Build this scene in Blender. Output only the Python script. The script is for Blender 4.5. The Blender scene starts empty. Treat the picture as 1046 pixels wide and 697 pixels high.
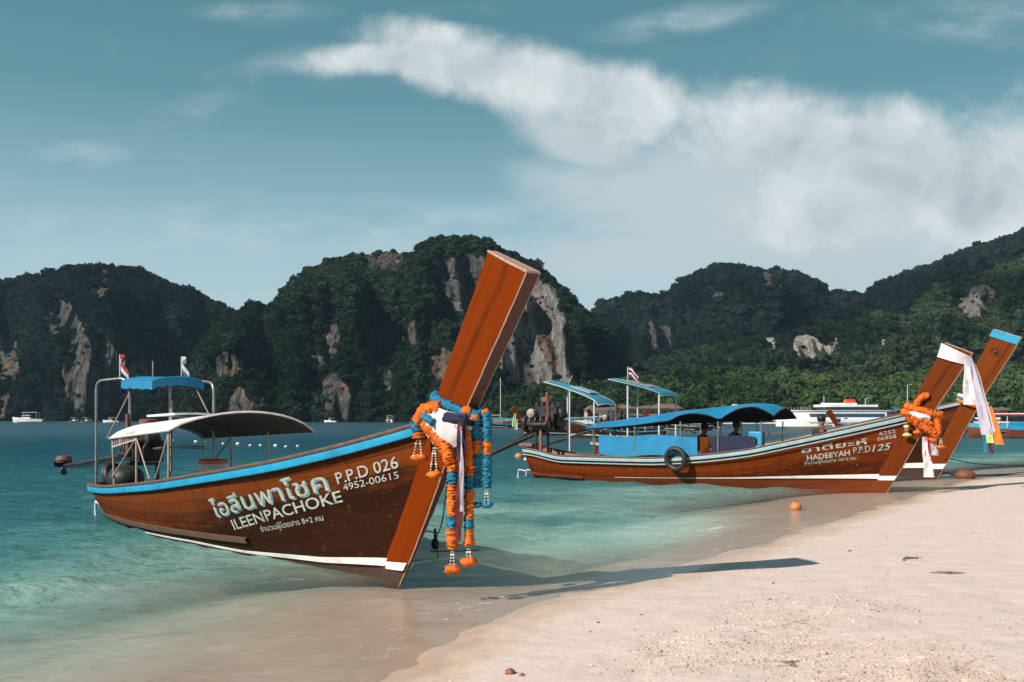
import bpy, bmesh, math, random
import numpy as np
from mathutils import Vector, Matrix

random.seed(7)
SC = bpy.context.scene
COL = SC.collection
R = math.radians

# ------------------------------------------------------------------ camera, light, exposure
EYE = 1.8                                   # eye height above the sea
LENS = 35.0
cam_d = bpy.data.cameras.new('camera')
cam = bpy.data.objects.new('camera', cam_d)
COL.objects.link(cam)
cam.location = (0, 0, EYE)
cam.rotation_euler = (R(90), 0, 0)
cam_d.lens = LENS
cam_d.sensor_width = 36.0
cam_d.shift_y = 0.0755
cam_d.clip_start = 0.1
cam_d.clip_end = 20000
SC.camera = cam

SUN_EL = 36.0
SUN_TO = Vector((-0.80, -0.60, 0)).normalized()
sun_d = bpy.data.lights.new('sun', 'SUN')
sun_d.energy = 5.0
sun_d.angle = R(0.5)
sun_d.color = (1.0, 0.91, 0.82)
sun = bpy.data.objects.new('sun', sun_d)
COL.objects.link(sun)
to_sun = Vector((SUN_TO.x * math.cos(R(SUN_EL)), SUN_TO.y * math.cos(R(SUN_EL)), math.sin(R(SUN_EL))))
sun.rotation_euler = to_sun.to_track_quat('Z', 'Y').to_euler()
sun.location = (-20, -15, 30)

SC.view_settings.view_transform = 'Standard'
SC.view_settings.look = 'None'
SC.view_settings.gamma = 1.0
SC.view_settings.use_curve_mapping = False
SC.view_settings.exposure = 0.32
SC.render.engine = 'CYCLES'
SC.cycles.max_bounces = 6
SC.cycles.diffuse_bounces = 2
SC.cycles.glossy_bounces = 3
SC.cycles.transparent_max_bounces = 8
SC.cycles.caustics_reflective = False
SC.cycles.caustics_refractive = False
SC.cycles.sample_clamp_indirect = 4.0
SC.cycles.use_denoising = True

# ------------------------------------------------------------------ node helpers
class NT:
    def __init__(s, tree): s.t = tree
    def n(s, typ, **kw):
        nd = s.t.nodes.new(typ)
        ins = kw.pop('ins', {})
        for k, v in kw.items(): setattr(nd, k, v)
        for k, v in ins.items(): s.set(nd, k, v)
        return nd
    def set(s, nd, k, v):
        sock = nd.inputs[k]
        if hasattr(v, 'links') or isinstance(v, bpy.types.NodeSocket):
            s.t.links.new(v, sock)
        else:
            if isinstance(v, tuple) and len(v) == 3 and sock.type == 'RGBA': v = (*v, 1)
            sock.default_value = v
    def math(s, op, a, b=None, c=None, clamp=False):
        nd = s.n('ShaderNodeMath', operation=op, use_clamp=clamp)
        s.set(nd, 0, a)
        if b is not None: s.set(nd, 1, b)
        if c is not None: s.set(nd, 2, c)
        return nd.outputs[0]
    def ramp(s, f, stops, interp='LINEAR'):
        nd = s.n('ShaderNodeValToRGB')
        cr = nd.color_ramp; cr.interpolation = interp
        while len(cr.elements) < len(stops): cr.elements.new(0.5)
        for e, (p, c) in zip(cr.elements, stops):
            e.position = p
            e.color = (*c, 1) if isinstance(c, tuple) else (c, c, c, 1)
        s.set(nd, 0, f)
        return nd.outputs[0]
    def noise(s, vec, scale, detail=4, rough=0.55, dist=0.0):
        nd = s.n('ShaderNodeTexNoise', ins={'Scale': scale, 'Detail': detail, 'Roughness': rough, 'Distortion': dist})
        if vec is not None: s.set(nd, 'Vector', vec)
        return nd.outputs['Fac']
    def mix(s, f, a, b, mode='MIX'):
        nd = s.n('ShaderNodeMix', data_type='RGBA', blend_type=mode)
        s.set(nd, 0, f); s.set(nd, 6, a); s.set(nd, 7, b)
        return nd.outputs[2]
    def smooth(s, x, a, b):
        nd = s.n('ShaderNodeMapRange', interpolation_type='SMOOTHSTEP')
        s.set(nd, 0, x); s.set(nd, 1, a); s.set(nd, 2, b)
        return nd.outputs[0]
    def mapv(s, vec, scale=(1, 1, 1), loc=(0, 0, 0), rot=(0, 0, 0), typ='POINT'):
        nd = s.n('ShaderNodeMapping', vector_type=typ)
        s.set(nd, 0, vec)
        nd.inputs['Location'].default_value = loc
        nd.inputs['Rotation'].default_value = rot
        nd.inputs['Scale'].default_value = scale
        return nd.outputs[0]

# ------------------------------------------------------------------ sky
def build_world():
    w = bpy.data.worlds.new('World'); SC.world = w; w.use_nodes = True
    t = w.node_tree; t.nodes.clear(); N = NT(t)
    sky = N.n('ShaderNodeTexSky', sky_type='NISHITA')
    sky.sun_disc = False
    sky.sun_elevation = R(SUN_EL)
    sky.sun_rotation = math.atan2(SUN_TO.x, SUN_TO.y)
    sky.air_density = 1.3; sky.dust_density = 1.5; sky.ozone_density = 1.5
    tc = N.n('ShaderNodeTexCoord').outputs['Generated']
    sx = N.n('ShaderNodeSeparateXYZ', ins={0: tc})
    y = N.math('MAXIMUM', sx.outputs[1], 0.08)
    u = N.math('DIVIDE', sx.outputs[0], y)
    v = N.math('DIVIDE', sx.outputs[2], y)
    p = N.n('ShaderNodeCombineXYZ', ins={0: u, 1: v}).outputs[0]
    # clear sky: teal above, pale towards the horizon
    grad = N.ramp(N.math('MULTIPLY', sx.outputs[2], 1.0, clamp=True),
                  [(0.0, (5.6, 6.9, 7.4)), (0.07, (5.0, 6.5, 7.1)), (0.14, (4.0, 5.8, 6.5)), (0.22, (2.2, 4.2, 4.95)),
                   (0.30, (1.05, 2.8, 3.35)), (0.40, (0.75, 2.3, 2.75)), (1.0, (0.5, 1.5, 1.95))])
    base = N.mix(0.82, sky.outputs[0], grad)
    # clouds, laid out in the direction of view
    def blob(px, py, rx, ry, rot=0.0):
        m = N.mapv(p, (rx / 1017, ry / 1017, 1), ((px - 523) / 1017, (427 - py) / 1017, 0), (0, 0, R(rot)), 'TEXTURE')
        ln = N.n('ShaderNodeVectorMath', operation='LENGTH', ins={0: m}).outputs['Value']
        return N.smooth(ln, 1.0, 0.15)
    warp = N.n('ShaderNodeTexNoise', ins={'Vector': p, 'Scale': 7.0, 'Detail': 3.0})
    wv = N.n('ShaderNodeVectorMath', operation='MULTIPLY_ADD',
             ins={0: warp.outputs['Color'], 1: (0.07, 0.06, 0), 2: p}).outputs[0]
    big = [(455, 58, 175, 56, -14), (385, 58, 130, 34, 4), (555, 86, 165, 66, -18), (645, 108, 170, 70, -12),
           (765, 135, 225, 80, -8), (900, 165, 280, 100, -6), (1015, 185, 260, 120, 0), (1130, 160, 280, 140, 0), (860, 215, 230, 70, 2)]
    acc = None
    for b in big:
        f = blob(*b)
        acc = f if acc is None else N.math('MAXIMUM', acc, f)
    fbm = N.noise(wv, 11.0, 11, 0.62)
    fb2 = N.noise(N.mapv(wv, (1, 1, 1), (0.010, -0.016, 0)), 11.0, 11, 0.62)
    lump = N.noise(wv, 5.0, 3, 0.5)
    field = N.math('ADD', N.math('MULTIPLY', acc, 0.95),
                   N.math('ADD', N.math('MULTIPLY', N.math('SUBTRACT', fbm, 0.5), 1.25),
                          N.math('MULTIPLY', N.math('SUBTRACT', lump, 0.5), 0.7)))
    dens = N.math('MULTIPLY', N.smooth(field, 0.18, 0.86), N.smooth(acc, 0.0, 0.30))
    soft = None
    for b in [(690, 205, 230, 85, -6), (860, 245, 340, 85, 3), (660, 262, 280, 50, 4), (600, 150, 120, 40, -20), (1000, 250, 260, 70, 0)]:
        f = blob(*b); soft = f if soft is None else N.math('MAXIMUM', soft, f)
    sn = N.noise(N.mapv(wv, (0.9, 1.6, 1)), 6.5, 8, 0.6)
    softd = N.math('MULTIPLY', N.smooth(N.math('ADD', soft, N.math('MULTIPLY', N.math('SUBTRACT', sn, 0.5), 1.7)), 0.05, 0.95), 0.86)
    # thin veils
    veil_b = None
    for b in [(320, 66, 110, 26, 6), (80, 158, 75, 20, 3), (270, 10, 90, 18, 0), (700, 20, 120, 22, 10), (200, 235, 480, 42, 2), (470, 235, 260, 45, 4),
              (600, 275, 230, 40, 0), (1000, 20, 180, 30, 0)]:
        f = blob(*b); veil_b = f if veil_b is None else N.math('MAXIMUM', veil_b, f)
    vn = N.noise(N.mapv(wv, (0.8, 2.2, 1)), 9.0, 7, 0.6)
    veil = N.math('MULTIPLY', veil_b, N.math('MULTIPLY', N.smooth(vn, 0.34, 0.75), 0.62))
    # light from the left and above: relief by the difference of two samples; grey undersides where it is thick and low
    ra = N.noise(wv, 8.0, 3, 0.5)
    rb = N.noise(N.mapv(wv, (1, 1, 1), (0.018, -0.026, 0)), 8.0, 3, 0.5)
    relief = N.math('ADD', N.math('MULTIPLY', N.math('SUBTRACT', fbm, fb2), 1.3), N.math('MULTIPLY', N.math('SUBTRACT', ra, rb), 1.9))
    thick = N.math('MULTIPLY', N.smooth(field, 0.5, 1.4), 0.55)
    low = N.smooth(v, 0.33, 0.14)
    shade = N.math('ADD', 0.74, N.math('SUBTRACT', relief, N.math('MULTIPLY', thick, N.math('ADD', 0.25, N.math('MULTIPLY', low, 1.1)))), clamp=True)
    ccol = N.mix(shade, (3.4, 4.15, 4.6), (7.4, 7.9, 8.0))
    c1 = N.mix(veil, base, (5.6, 6.6, 7.0))
    c1 = N.mix(softd, c1, N.mix(N.smooth(v, 0.12, 0.30), (4.9, 5.8, 6.2), (5.5, 6.2, 6.5)))
    c2 = N.mix(N.math('MULTIPLY', dens, 0.93), c1, ccol)
    front = N.smooth(sx.outputs[1], 0.1, 0.3)
    fin = N.mix(front, base, c2)
    bg = N.n('ShaderNodeBackground', ins={0: fin, 1: 0.085})
    out = N.n('ShaderNodeOutputWorld')
    t.links.new(bg.outputs[0], out.inputs[0])
build_world()

# ------------------------------------------------------------------ numpy helpers
def _hash(ix, iy, iz, seed):
    h = (ix.astype(np.int64) * 374761393 + iy.astype(np.int64) * 668265263 + iz.astype(np.int64) * 2147483647 + seed * 1274126177) & 0xffffffff
    h = ((h ^ (h >> 13)) * 1274126177) & 0xffffffff
    return ((h ^ (h >> 16)) & 0xffff) / 65535.0
def vnoise(x, y, z=None, seed=0):
    x = np.asarray(x, float); y = np.asarray(y, float)
    z = np.zeros_like(x) if z is None else np.asarray(z, float)
    x, y, z = np.broadcast_arrays(x, y, z)
    xi = np.floor(x); yi = np.floor(y); zi = np.floor(z)
    fx, fy, fz = x - xi, y - yi, z - zi
    fx = fx * fx * (3 - 2 * fx); fy = fy * fy * (3 - 2 * fy); fz = fz * fz * (3 - 2 * fz)
    def L(a, b, t): return a + (b - a) * t
    def Hh(i, j, k): return _hash(xi + i, yi + j, zi + k, seed)
    a = L(L(Hh(0, 0, 0), Hh(1, 0, 0), fx), L(Hh(0, 1, 0), Hh(1, 1, 0), fx), fy)
    b = L(L(Hh(0, 0, 1), Hh(1, 0, 1), fx), L(Hh(0, 1, 1), Hh(1, 1, 1), fx), fy)
    return L(a, b, fz) * 2 - 1
def fbm(x, y, z=None, oct=4, seed=0, gain=0.5):
    s = 0; a = 1.0; f = 1.0; n = 0
    for o in range(oct):
        s = s + a * vnoise(np.asarray(x) * f, np.asarray(y) * f, None if z is None else np.asarray(z) * f, seed + o)
        n += a; a *= gain; f *= 2.03
    return s / n
def interp(x, xs, ys):
    xs = np.array(xs, float); ys = np.array(ys, float)
    h = np.diff(xs); d = np.diff(ys) / h
    m = np.zeros(len(xs)); m[0] = d[0]; m[-1] = d[-1]
    for i in range(1, len(xs) - 1):
        if d[i - 1] * d[i] > 0:
            w1 = 2 * h[i] + h[i - 1]; w2 = h[i] + 2 * h[i - 1]
            m[i] = (w1 + w2) / (w1 / d[i - 1] + w2 / d[i])
    x = np.clip(np.asarray(x, float), xs[0], xs[-1])
    i = np.clip(np.searchsorted(xs, x) - 1, 0, len(h) - 1)
    t = (x - xs[i]) / h[i]
    return (2*t**3-3*t**2+1)*ys[i]+(t**3-2*t**2+t)*h[i]*m[i]+(-2*t**3+3*t**2)*ys[i+1]+(t**3-t**2)*h[i]*m[i+1]
def sstep(x, a, b):
    t = np.clip((x - a) / (b - a), 0, 1); return t * t * (3 - 2 * t)

def np_mesh(name, verts, faces, mat, smooth=True, attrs=None, mats=None, midx=None):
    """faces: (n,3) or (n,4) int array"""
    me = bpy.data.meshes.new(name)
    verts = np.ascontiguousarray(verts, np.float32); faces = np.ascontiguousarray(faces, np.int32)
    k = faces.shape[1]; nf = len(faces)
    me.vertices.add(len(verts)); me.vertices.foreach_set('co', verts.ravel())
    me.loops.add(nf * k); me.loops.foreach_set('vertex_index', faces.ravel())
    me.polygons.add(nf)
    me.polygons.foreach_set('loop_start', np.arange(0, nf * k, k, dtype=np.int32))
    me.polygons.foreach_set('loop_total', np.full(nf, k, np.int32))
    if midx is not None: me.polygons.foreach_set('material_index', np.asarray(midx, np.int32))
    me.polygons.foreach_set('use_smooth', np.full(nf, bool(smooth)))
    for k2, val in (attrs or {}).items():
        val = np.asarray(val, np.float32)
        if val.ndim == 1:
            a = me.attributes.new(k2, 'FLOAT', 'POINT'); a.data.foreach_set('value', np.ascontiguousarray(val))
        else:
            a = me.attributes.new(k2, 'FLOAT_COLOR', 'POINT')
            a.data.foreach_set('color', np.ascontiguousarray(np.c_[val, np.ones(len(val))].astype(np.float32)).ravel())
    for m in (mats or [mat]): me.materials.append(m)
    me.update(); me.validate()
    o = bpy.data.objects.new(name, me); COL.objects.link(o)
    return o
def grid_faces(n, m):
    i = np.arange(n - 1)[:, None] * m + np.arange(m - 1)[None, :]
    return np.stack([i, i + 1, i + m + 1, i + m], -1).reshape(-1, 4)

def tag(o, label=None, cat=None, group=None, kind=None):
    if label: o['label'] = label
    if cat: o['category'] = cat
    if group: o['group'] = group
    if kind: o['kind'] = kind
    return o
def empty(name, loc=(0, 0, 0), rz=0.0):
    o = bpy.data.objects.new(name, None); COL.objects.link(o)
    o.location = loc; o.rotation_euler = (0, 0, rz); o.empty_display_size = 0.3
    return o

class MB:
    """collects shapes into one mesh"""
    def __init__(s): s.v = []; s.f = []; s.uv = {}
    def add(s, vs, fs):
        b = len(s.v); s.v += [tuple(map(float, q)) for q in vs]; s.f += [tuple(b + i for i in f) for f in fs]
        return s
    def box(s, c, size, rot=None, taper=1.0):
        hx, hy, hz = size[0] / 2, size[1] / 2, size[2] / 2
        vs = []
        for z in (-1, 1):
            k = taper if z > 0 else 1.0
            for x, y in ((-1, -1), (1, -1), (1, 1), (-1, 1)):
                q = Vector((x * hx * k, y * hy * k, z * hz))
                if rot is not None: q = rot @ q
                vs.append(q + Vector(c))
        return s.add(vs, [(3, 2, 1, 0), (4, 5, 6, 7), (0, 1, 5, 4), (1, 2, 6, 5), (2, 3, 7, 6), (3, 0, 4, 7)])
    def bar(s, a, b, w, h):
        a = Vector(a); b = Vector(b); d = b - a
        rot = d.to_track_quat('X', 'Z').to_matrix()
        return s.box((a + b) / 2, (d.length, w, h), rot)
    def tube(s, pts, r, n=8, caps=True, noise=None, flat=None):
        pts = [Vector(p) for p in pts]; k = len(pts)
        rs = r if isinstance(r, (list, tuple)) else [r] * k
        vs = []; up = Vector((0.13, 0.31, 1)).normalized()
        prev = None
        for i, p in enumerate(pts):
            t = (pts[min(i + 1, k - 1)] - pts[max(i - 1, 0)])
            if t.length < 1e-9: t = Vector((0, 0, 1))
            t.normalize()
            if prev is None:
                a = t.cross(up)
                if a.length < 0.05: a = t.cross(Vector((1, 0, 0)))
                a.normalize()
            else:
                a = (prev - t * prev.dot(t))
                a = a.normalized() if a.length > 1e-6 else t.orthogonal().normalized()
            prev = a; b = t.cross(a)
            for j in range(n):
                ph = 2 * math.pi * j / n
                rr = rs[i] * (noise(i, j, ph) if noise else 1.0)
                vs.append(p + a * math.cos(ph) * rr + b * math.sin(ph) * rr * (flat or 1.0))
        fs = []
        for i in range(k - 1):
            for j in range(n):
                fs.append((i * n + j, i * n + (j + 1) % n, (i + 1) * n + (j + 1) % n, (i + 1) * n + j))
        if caps:
            fs.append(tuple(range(n - 1, -1, -1))); fs.append(tuple((k - 1) * n + j for j in range(n)))
        return s.add(vs, fs)
    def lathe(s, c, prof, n=16, axis='Z'):
        vs = []; k = len(prof)
        for r, z in prof:
            for j in range(n):
                a = 2 * math.pi * j / n
                q = (r * math.cos(a), r * math.sin(a), z)
                if axis == 'X': q = (q[2], q[0], q[1])
                if axis == 'Y': q = (q[0], q[2], q[1])
                vs.append((q[0] + c[0], q[1] + c[1], q[2] + c[2]))
        fs = [(i * n + j, i * n + (j + 1) % n, (i + 1) * n + (j + 1) % n, (i + 1) * n + j) for i in range(k - 1) for j in range(n)]
        fs.append(tuple(range(n - 1, -1, -1))); fs.append(tuple((k - 1) * n + j for j in range(n)))
        return s.add(vs, fs)
    def ball(s, c, r, n=10, sq=1.0):
        m = max(4, n // 2)
        prof = [(r * math.sin(math.pi * i / m) + 1e-4, -r * sq * math.cos(math.pi * i / m)) for i in range(m + 1)]
        return s.lathe(c, prof, n)
    def torus(s, c, R0, r, axis, n=28, m=10):
        ax = Vector(axis).normalized(); a = ax.orthogonal().normalized(); b = ax.cross(a); vs = []
        for i in range(n):
            t = 2 * math.pi * i / n; d = a * math.cos(t) + b * math.sin(t)
            for j in range(m):
                q = 2 * math.pi * j / m
                vs.append(Vector(c) + d * (R0 + r * math.cos(q)) + ax * r * math.sin(q))
        fs = [(i * m + j, ((i + 1) % n) * m + j, ((i + 1) % n) * m + (j + 1) % m, i * m + (j + 1) % m) for i in range(n) for j in range(m)]
        return s.add(vs, fs)
    def sheet(s, rows, thick=0.006):
        """rows: list of rows of points; closed thin slab"""
        n = len(rows); m = len(rows[0])
        g = [[Vector(p) for p in r] for r in rows]
        top = []; bot = []
        for i in range(n):
            for j in range(m):
                du = g[min(i + 1, n - 1)][j] - g[max(i - 1, 0)][j]
                dv = g[i][min(j + 1, m - 1)] - g[i][max(j - 1, 0)]
                nn = du.cross(dv); nn = nn.normalized() if nn.length > 1e-9 else Vector((0, 0, 1))
                top.append(g[i][j] + nn * thick / 2); bot.append(g[i][j] - nn * thick / 2)
        fs = []
        N_ = n * m
        for i in range(n - 1):
            for j in range(m - 1):
                a, b, c, d = i * m + j, i * m + j + 1, (i + 1) * m + j + 1, (i + 1) * m + j
                fs.append((a, b, c, d)); fs.append((N_ + d, N_ + c, N_ + b, N_ + a))
        for i in range(n - 1):
            a, d = i * m, (i + 1) * m; fs.append((a, d, N_ + d, N_ + a))
            a, d = i * m + m - 1, (i + 1) * m + m - 1; fs.append((d, a, N_ + a, N_ + d))
        for j in range(m - 1):
            a, b = j, j + 1; fs.append((b, a, N_ + a, N_ + b))
            a, b = (n - 1) * m + j, (n - 1) * m + j + 1; fs.append((a, b, N_ + b, N_ + a))
        return s.add(top + bot, fs)
    def sweep(s, path, sec, closed=True):
        """path: list of (point, outward 2D normal); sec: (out, up) corners"""
        vs = []; k = len(sec)
        for p, nr in path:
            for o, u in sec: vs.append((p[0] + nr[0] * o, p[1] + nr[1] * o, p[2] + u))
        fs = []
        for i in range(len(path) - 1):
            for j in range(k):
                fs.append((i * k + j, i * k + (j + 1) % k, (i + 1) * k + (j + 1) % k, (i + 1) * k + j))
        fs.append(tuple(range(k - 1, -1, -1))); fs.append(tuple((len(path) - 1) * k + j for j in range(k)))
        return s.add(vs, fs)
    def build(s, name, mat, parent=None, smooth=None, bevel=0.0, label=None):
        me = bpy.data.meshes.new(name); me.from_pydata(s.v, [], s.f)
        bm = bmesh.new(); bm.from_mesh(me)
        bmesh.ops.recalc_face_normals(bm, faces=bm.faces[:])
        bm.to_mesh(me); bm.free()
        me.materials.append(mat)
        o = bpy.data.objects.new(name, me); COL.objects.link(o)
        if smooth is not None:
            me.polygons.foreach_set('use_smooth', [True] * len(me.polygons))
            if smooth < 180: me.set_sharp_from_angle(angle=R(smooth))
        if bevel:
            md = o.modifiers.new('bevel', 'BEVEL'); md.width = bevel; md.segments = 2; md.limit_method = 'ANGLE'
        if parent: o.parent = parent
        if label: o['label'] = label
        return o

def copy_tree(o, parent=None):
    c = o.copy(); COL.objects.link(c); c.parent = parent
    for ch in list(o.children): copy_tree(ch, c)
    return c

# ------------------------------------------------------------------ materials
def new_mat(name):
    m = bpy.data.materials.new(name); m.use_nodes = True
    t = m.node_tree; t.nodes.clear(); N = NT(t)
    out = N.n('ShaderNodeOutputMaterial')
    return m, N, out
def simple(name, col, rough=0.6, var=0.25, scale=8.0, metal=0.0, bump=0.0, spec=0.5, stretch=(1, 1, 1), dirt=None, sheen=0.0, trans=0.0):
    m, N, out = new_mat(name)
    tc = N.n('ShaderNodeTexCoord').outputs['Object']
    v = N.mapv(tc, stretch)
    f = N.noise(v, scale, 5, 0.6)
    dark = tuple(c * (1 - var) for c in col); lite = tuple(min(1, c * (1 + var)) for c in col)
    c = N.ramp(f, [(0.3, dark), (0.7, lite)])
    if dirt:
        c = N.mix(N.smooth(N.noise(tc, scale * 0.45, 6, 0.7), 0.52, 0.72), c, dirt)
    b = N.n('ShaderNodeBsdfPrincipled', ins={'Base Color': c, 'Metallic': metal, 'Specular IOR Level': spec})
    N.set(b, 'Roughness', N.math('ADD', rough - 0.08, N.math('MULTIPLY', f, 0.16)))
    if sheen: b.inputs['Sheen Weight'].default_value = sheen
    if bump:
        bp = N.n('ShaderNodeBump', ins={'Strength': 0.6, 'Distance': bump, 'Height': N.noise(v, scale * 3, 5, 0.6)})
        N.set(b, 'Normal', bp.outputs[0])
    surf = b.outputs[0]
    if trans:
        tr = N.n('ShaderNodeBsdfTranslucent', ins={0: c})
        mx = N.n('ShaderNodeMixShader', ins={0: trans, 1: surf, 2: tr.outputs[0]}); surf = mx.outputs[0]
    N.t.links.new(surf, out.inputs[0])
    return m

def wood_hull(name, ca, cb, dark, dark_amt=0.5, planks=11, rough=0.38, scuff=0.0, bottom=(0.060, 0.038, 0.030)):
    """varnished planks; UV u = metres along, v = girth 0..1"""
    m, N, out = new_mat(name)
    uv = N.n('ShaderNodeTexCoord').outputs['UV']
    s = N.n('ShaderNodeSeparateXYZ', ins={0: uv}); u, v = s.outputs[0], s.outputs[1]
    vp = N.math('MULTIPLY', v, float(planks))
    cell = N.math('FLOOR', vp)
    fr = N.math('FRACT', vp)
    seam = N.math('MULTIPLY', N.smooth(fr, 0.0, 0.05), N.smooth(fr, 1.0, 0.95))
    wn = N.n('ShaderNodeTexWhiteNoise', noise_dimensions='1D', ins={'W': cell}).outputs['Value']
    grain = N.noise(N.n('ShaderNodeCombineXYZ', ins={0: N.math('MULTIPLY', u, 1.4), 1: N.math('ADD', N.math('MULTIPLY', v, 60.0), N.math('MULTIPLY', wn, 50.0))}).outputs[0], 1.0, 7, 0.65, 0.6)
    blot = N.noise(N.n('ShaderNodeCombineXYZ', ins={0: N.math('MULTIPLY', u, 0.55), 1: N.math('MULTIPLY', v, 4.0)}).outputs[0], 1.6, 6, 0.62)
    tone = N.math('ADD', N.math('MULTIPLY', grain, 0.8), N.math('MULTIPLY', wn, 0.3))
    c = N.ramp(tone, [(0.25, ca), (0.8, cb)])
    # old varnish gone dark: lower strakes towards the bow, and blotches
    k = N.math('ADD', N.math('MULTIPLY', N.smooth(v, 0.9, 0.62), N.smooth(u, -5.6, -2.2)), N.math('MULTIPLY', N.smooth(v, 0.55, 0.35), 0.8))
    f = N.smooth(N.math('ADD', N.math('MULTIPLY', blot, 1.1), N.math('MULTIPLY', k, dark_amt)), 0.62, 0.98)
    c = N.mix(N.math('MULTIPLY', f, 0.92), c, dark)
    streak = N.noise(N.n('ShaderNodeCombineXYZ', ins={0: N.math('MULTIPLY', u, 9.0), 1: N.math('MULTIPLY', v, 1.2)}).outputs[0], 1.0, 5, 0.6)
    c = N.mix(N.math('MULTIPLY', N.smooth(streak, 0.50, 0.72), 0.55), c, dark)
    under = N.math('MULTIPLY', N.smooth(v, 0.86, 0.93), N.math('ADD', 0.35, N.math('MULTIPLY', blot, 0.7)))
    c = N.mix(under, c, dark)
    pale = N.noise(N.n('ShaderNodeCombineXYZ', ins={0: N.math('MULTIPLY', u, 2.2), 1: N.math('MULTIPLY', v, 5.0)}).outputs[0], 3.0, 8, 0.72)
    c = N.mix(N.math('MULTIPLY', N.smooth(pale, 0.56, 0.74), 0.42), c, (0.24, 0.10, 0.045))
    if scuff:
        sc = N.noise(N.n('ShaderNodeCombineXYZ', ins={0: N.math('MULTIPLY', u, 3.0), 1: N.math('MULTIPLY', v, 9.0)}).outputs[0], 2.2, 8, 0.7)
        c = N.mix(N.math('MULTIPLY', N.smooth(sc, 0.64, 0.69), scuff), c, (0.55, 0.42, 0.36))
    c = N.mix(N.math('MULTIPLY', N.math('SUBTRACT', 1.0, seam), 0.55), c, (0.012, 0.006, 0.004))
    zr = N.n('ShaderNodeAttribute', attribute_name='zrel').outputs['Fac']
    c = N.mix(N.smooth(zr, -0.002, -0.012), c, N.mix(blot, tuple(q * 0.55 for q in bottom), tuple(min(1, q * 1.5) for q in bottom)))
    h = N.math('ADD', seam, N.math('MULTIPLY', grain, 0.5))
    bp = N.n('ShaderNodeBump', ins={'Strength': 0.5, 'Distance': 0.006, 'Height': h})
    b = N.n('ShaderNodeBsdfPrincipled', ins={'Base Color': c, 'Normal': bp.outputs[0], 'Specular IOR Level': 0.06})
    N.set(b, 'Roughness', N.math('ADD', rough, N.math('MULTIPLY', blot, 0.25)))
    N.t.links.new(b.outputs[0], out.inputs[0])
    return m
def wood_stem(name, ca, cb, dark, rough=0.33, along=Vector((0.57, 0, 0.82)), bottom=(0.060, 0.038, 0.030)):
    m, N, out = new_mat(name)
    tc = N.n('ShaderNodeTexCoord').outputs['Object']
    ang = math.atan2(along.x, along.z)
    v = N.mapv(tc, (1, 1, 1), (0, 0, 0), (0, -ang, 0))
    g = N.noise(N.mapv(v, (16, 16, 0.9)), 1.0, 7, 0.62, 0.5)
    big = N.noise(N.mapv(v, (4.2, 1, 0.42), (0.3, 0, 0.2)), 1.0, 5, 0.55)
    c = N.ramp(N.math('ADD', N.math('MULTIPLY', g, 0.5), N.math('MULTIPLY', big, 0.5)), [(0.33, ca), (0.68, cb)])
    c = N.mix(N.math('MULTIPLY', N.smooth(big, 0.50, 0.66), 0.85), c, dark)
    spot = N.noise(v, 7.0, 3, 0.5)
    c = N.mix(N.math('MULTIPLY', N.smooth(spot, 0.70, 0.76), 0.6), c, dark)
    wear = N.noise(N.mapv(v, (9, 9, 3)), 1.0, 9, 0.75)
    c = N.mix(N.math('MULTIPLY', N.smooth(wear, 0.64, 0.72), 0.35), c, (0.27, 0.10, 0.03))
    zr = N.n('ShaderNodeAttribute', attribute_name='zrel').outputs['Fac']
    c = N.mix(N.smooth(zr, -0.002, -0.012), c, N.mix(big, tuple(q * 0.6 for q in bottom), tuple(min(1, q * 1.5) for q in bottom)))
    bp = N.n('ShaderNodeBump', ins={'Strength': 0.3, 'Distance': 0.004, 'Height': g})
    b = N.n('ShaderNodeBsdfPrincipled', ins={'Base Color': c, 'Normal': bp.outputs[0], 'Specular IOR Level': 0.05})
    N.set(b, 'Roughness', N.math('ADD', rough, N.math('MULTIPLY', g, 0.2)))
    N.t.links.new(b.outputs[0], out.inputs[0])
    return m

M = {}
M['hull_near'] = wood_hull('varnished_hull_dark', (0.064, 0.014, 0.0035), (0.185, 0.042, 0.007), (0.019, 0.0065, 0.0035), 0.42, 8, 0.5)
M['hull_red'] = wood_hull('varnished_hull_red', (0.095, 0.017, 0.003), (0.220, 0.042, 0.006), (0.045, 0.010, 0.003), 0.22, 10, 0.42, 0.75, (0.15, 0.036, 0.012))
M['hull_far'] = wood_hull('varnished_hull_plain', (0.06, 0.018, 0.007), (0.15, 0.043, 0.014), (0.03, 0.01, 0.005), 0.4, 10, 0.45)
M['stem_near'] = wood_stem('stem_orange', (0.130, 0.019, 0.0005), (0.205, 0.032, 0.0005), (0.060, 0.012, 0.001), 0.42)
M['stem_red'] = wood_stem('stem_brown', (0.085, 0.017, 0.003), (0.165, 0.035, 0.005), (0.038, 0.010, 0.003), 0.45, along=Vector((0.5, 0, 0.87)), bottom=(0.15, 0.036, 0.012))
M['stem_amber'] = wood_stem('stem_amber', (0.105, 0.022, 0.003), (0.190, 0.044, 0.005), (0.05, 0.013, 0.003), 0.45, along=Vector((0.5, 0, 0.87)))
M['stem_dark'] = simple('stem_front_dark', (0.06, 0.018, 0.009), 0.5, 0.3, 6, stretch=(3, 3, .5))
M['end_grain'] = simple('end_grain', (0.36, 0.22, 0.17), 0.85, 0.35, 40, bump=0.004)
M['worn'] = simple('worn_edge', (0.36, 0.26, 0.20), 0.8, 0.3, 20)
M['cap_wood'] = simple('gunwale_wood', (0.105, 0.055, 0.036), 0.6, 0.4, 5, bump=0.003, stretch=(1, 6, 6))
M['bottom'] = simple('bottom_paint', (0.060, 0.038, 0.030), 0.7, 0.4, 3, dirt=(0.05, 0.035, 0.03), bump=0.004)
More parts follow.
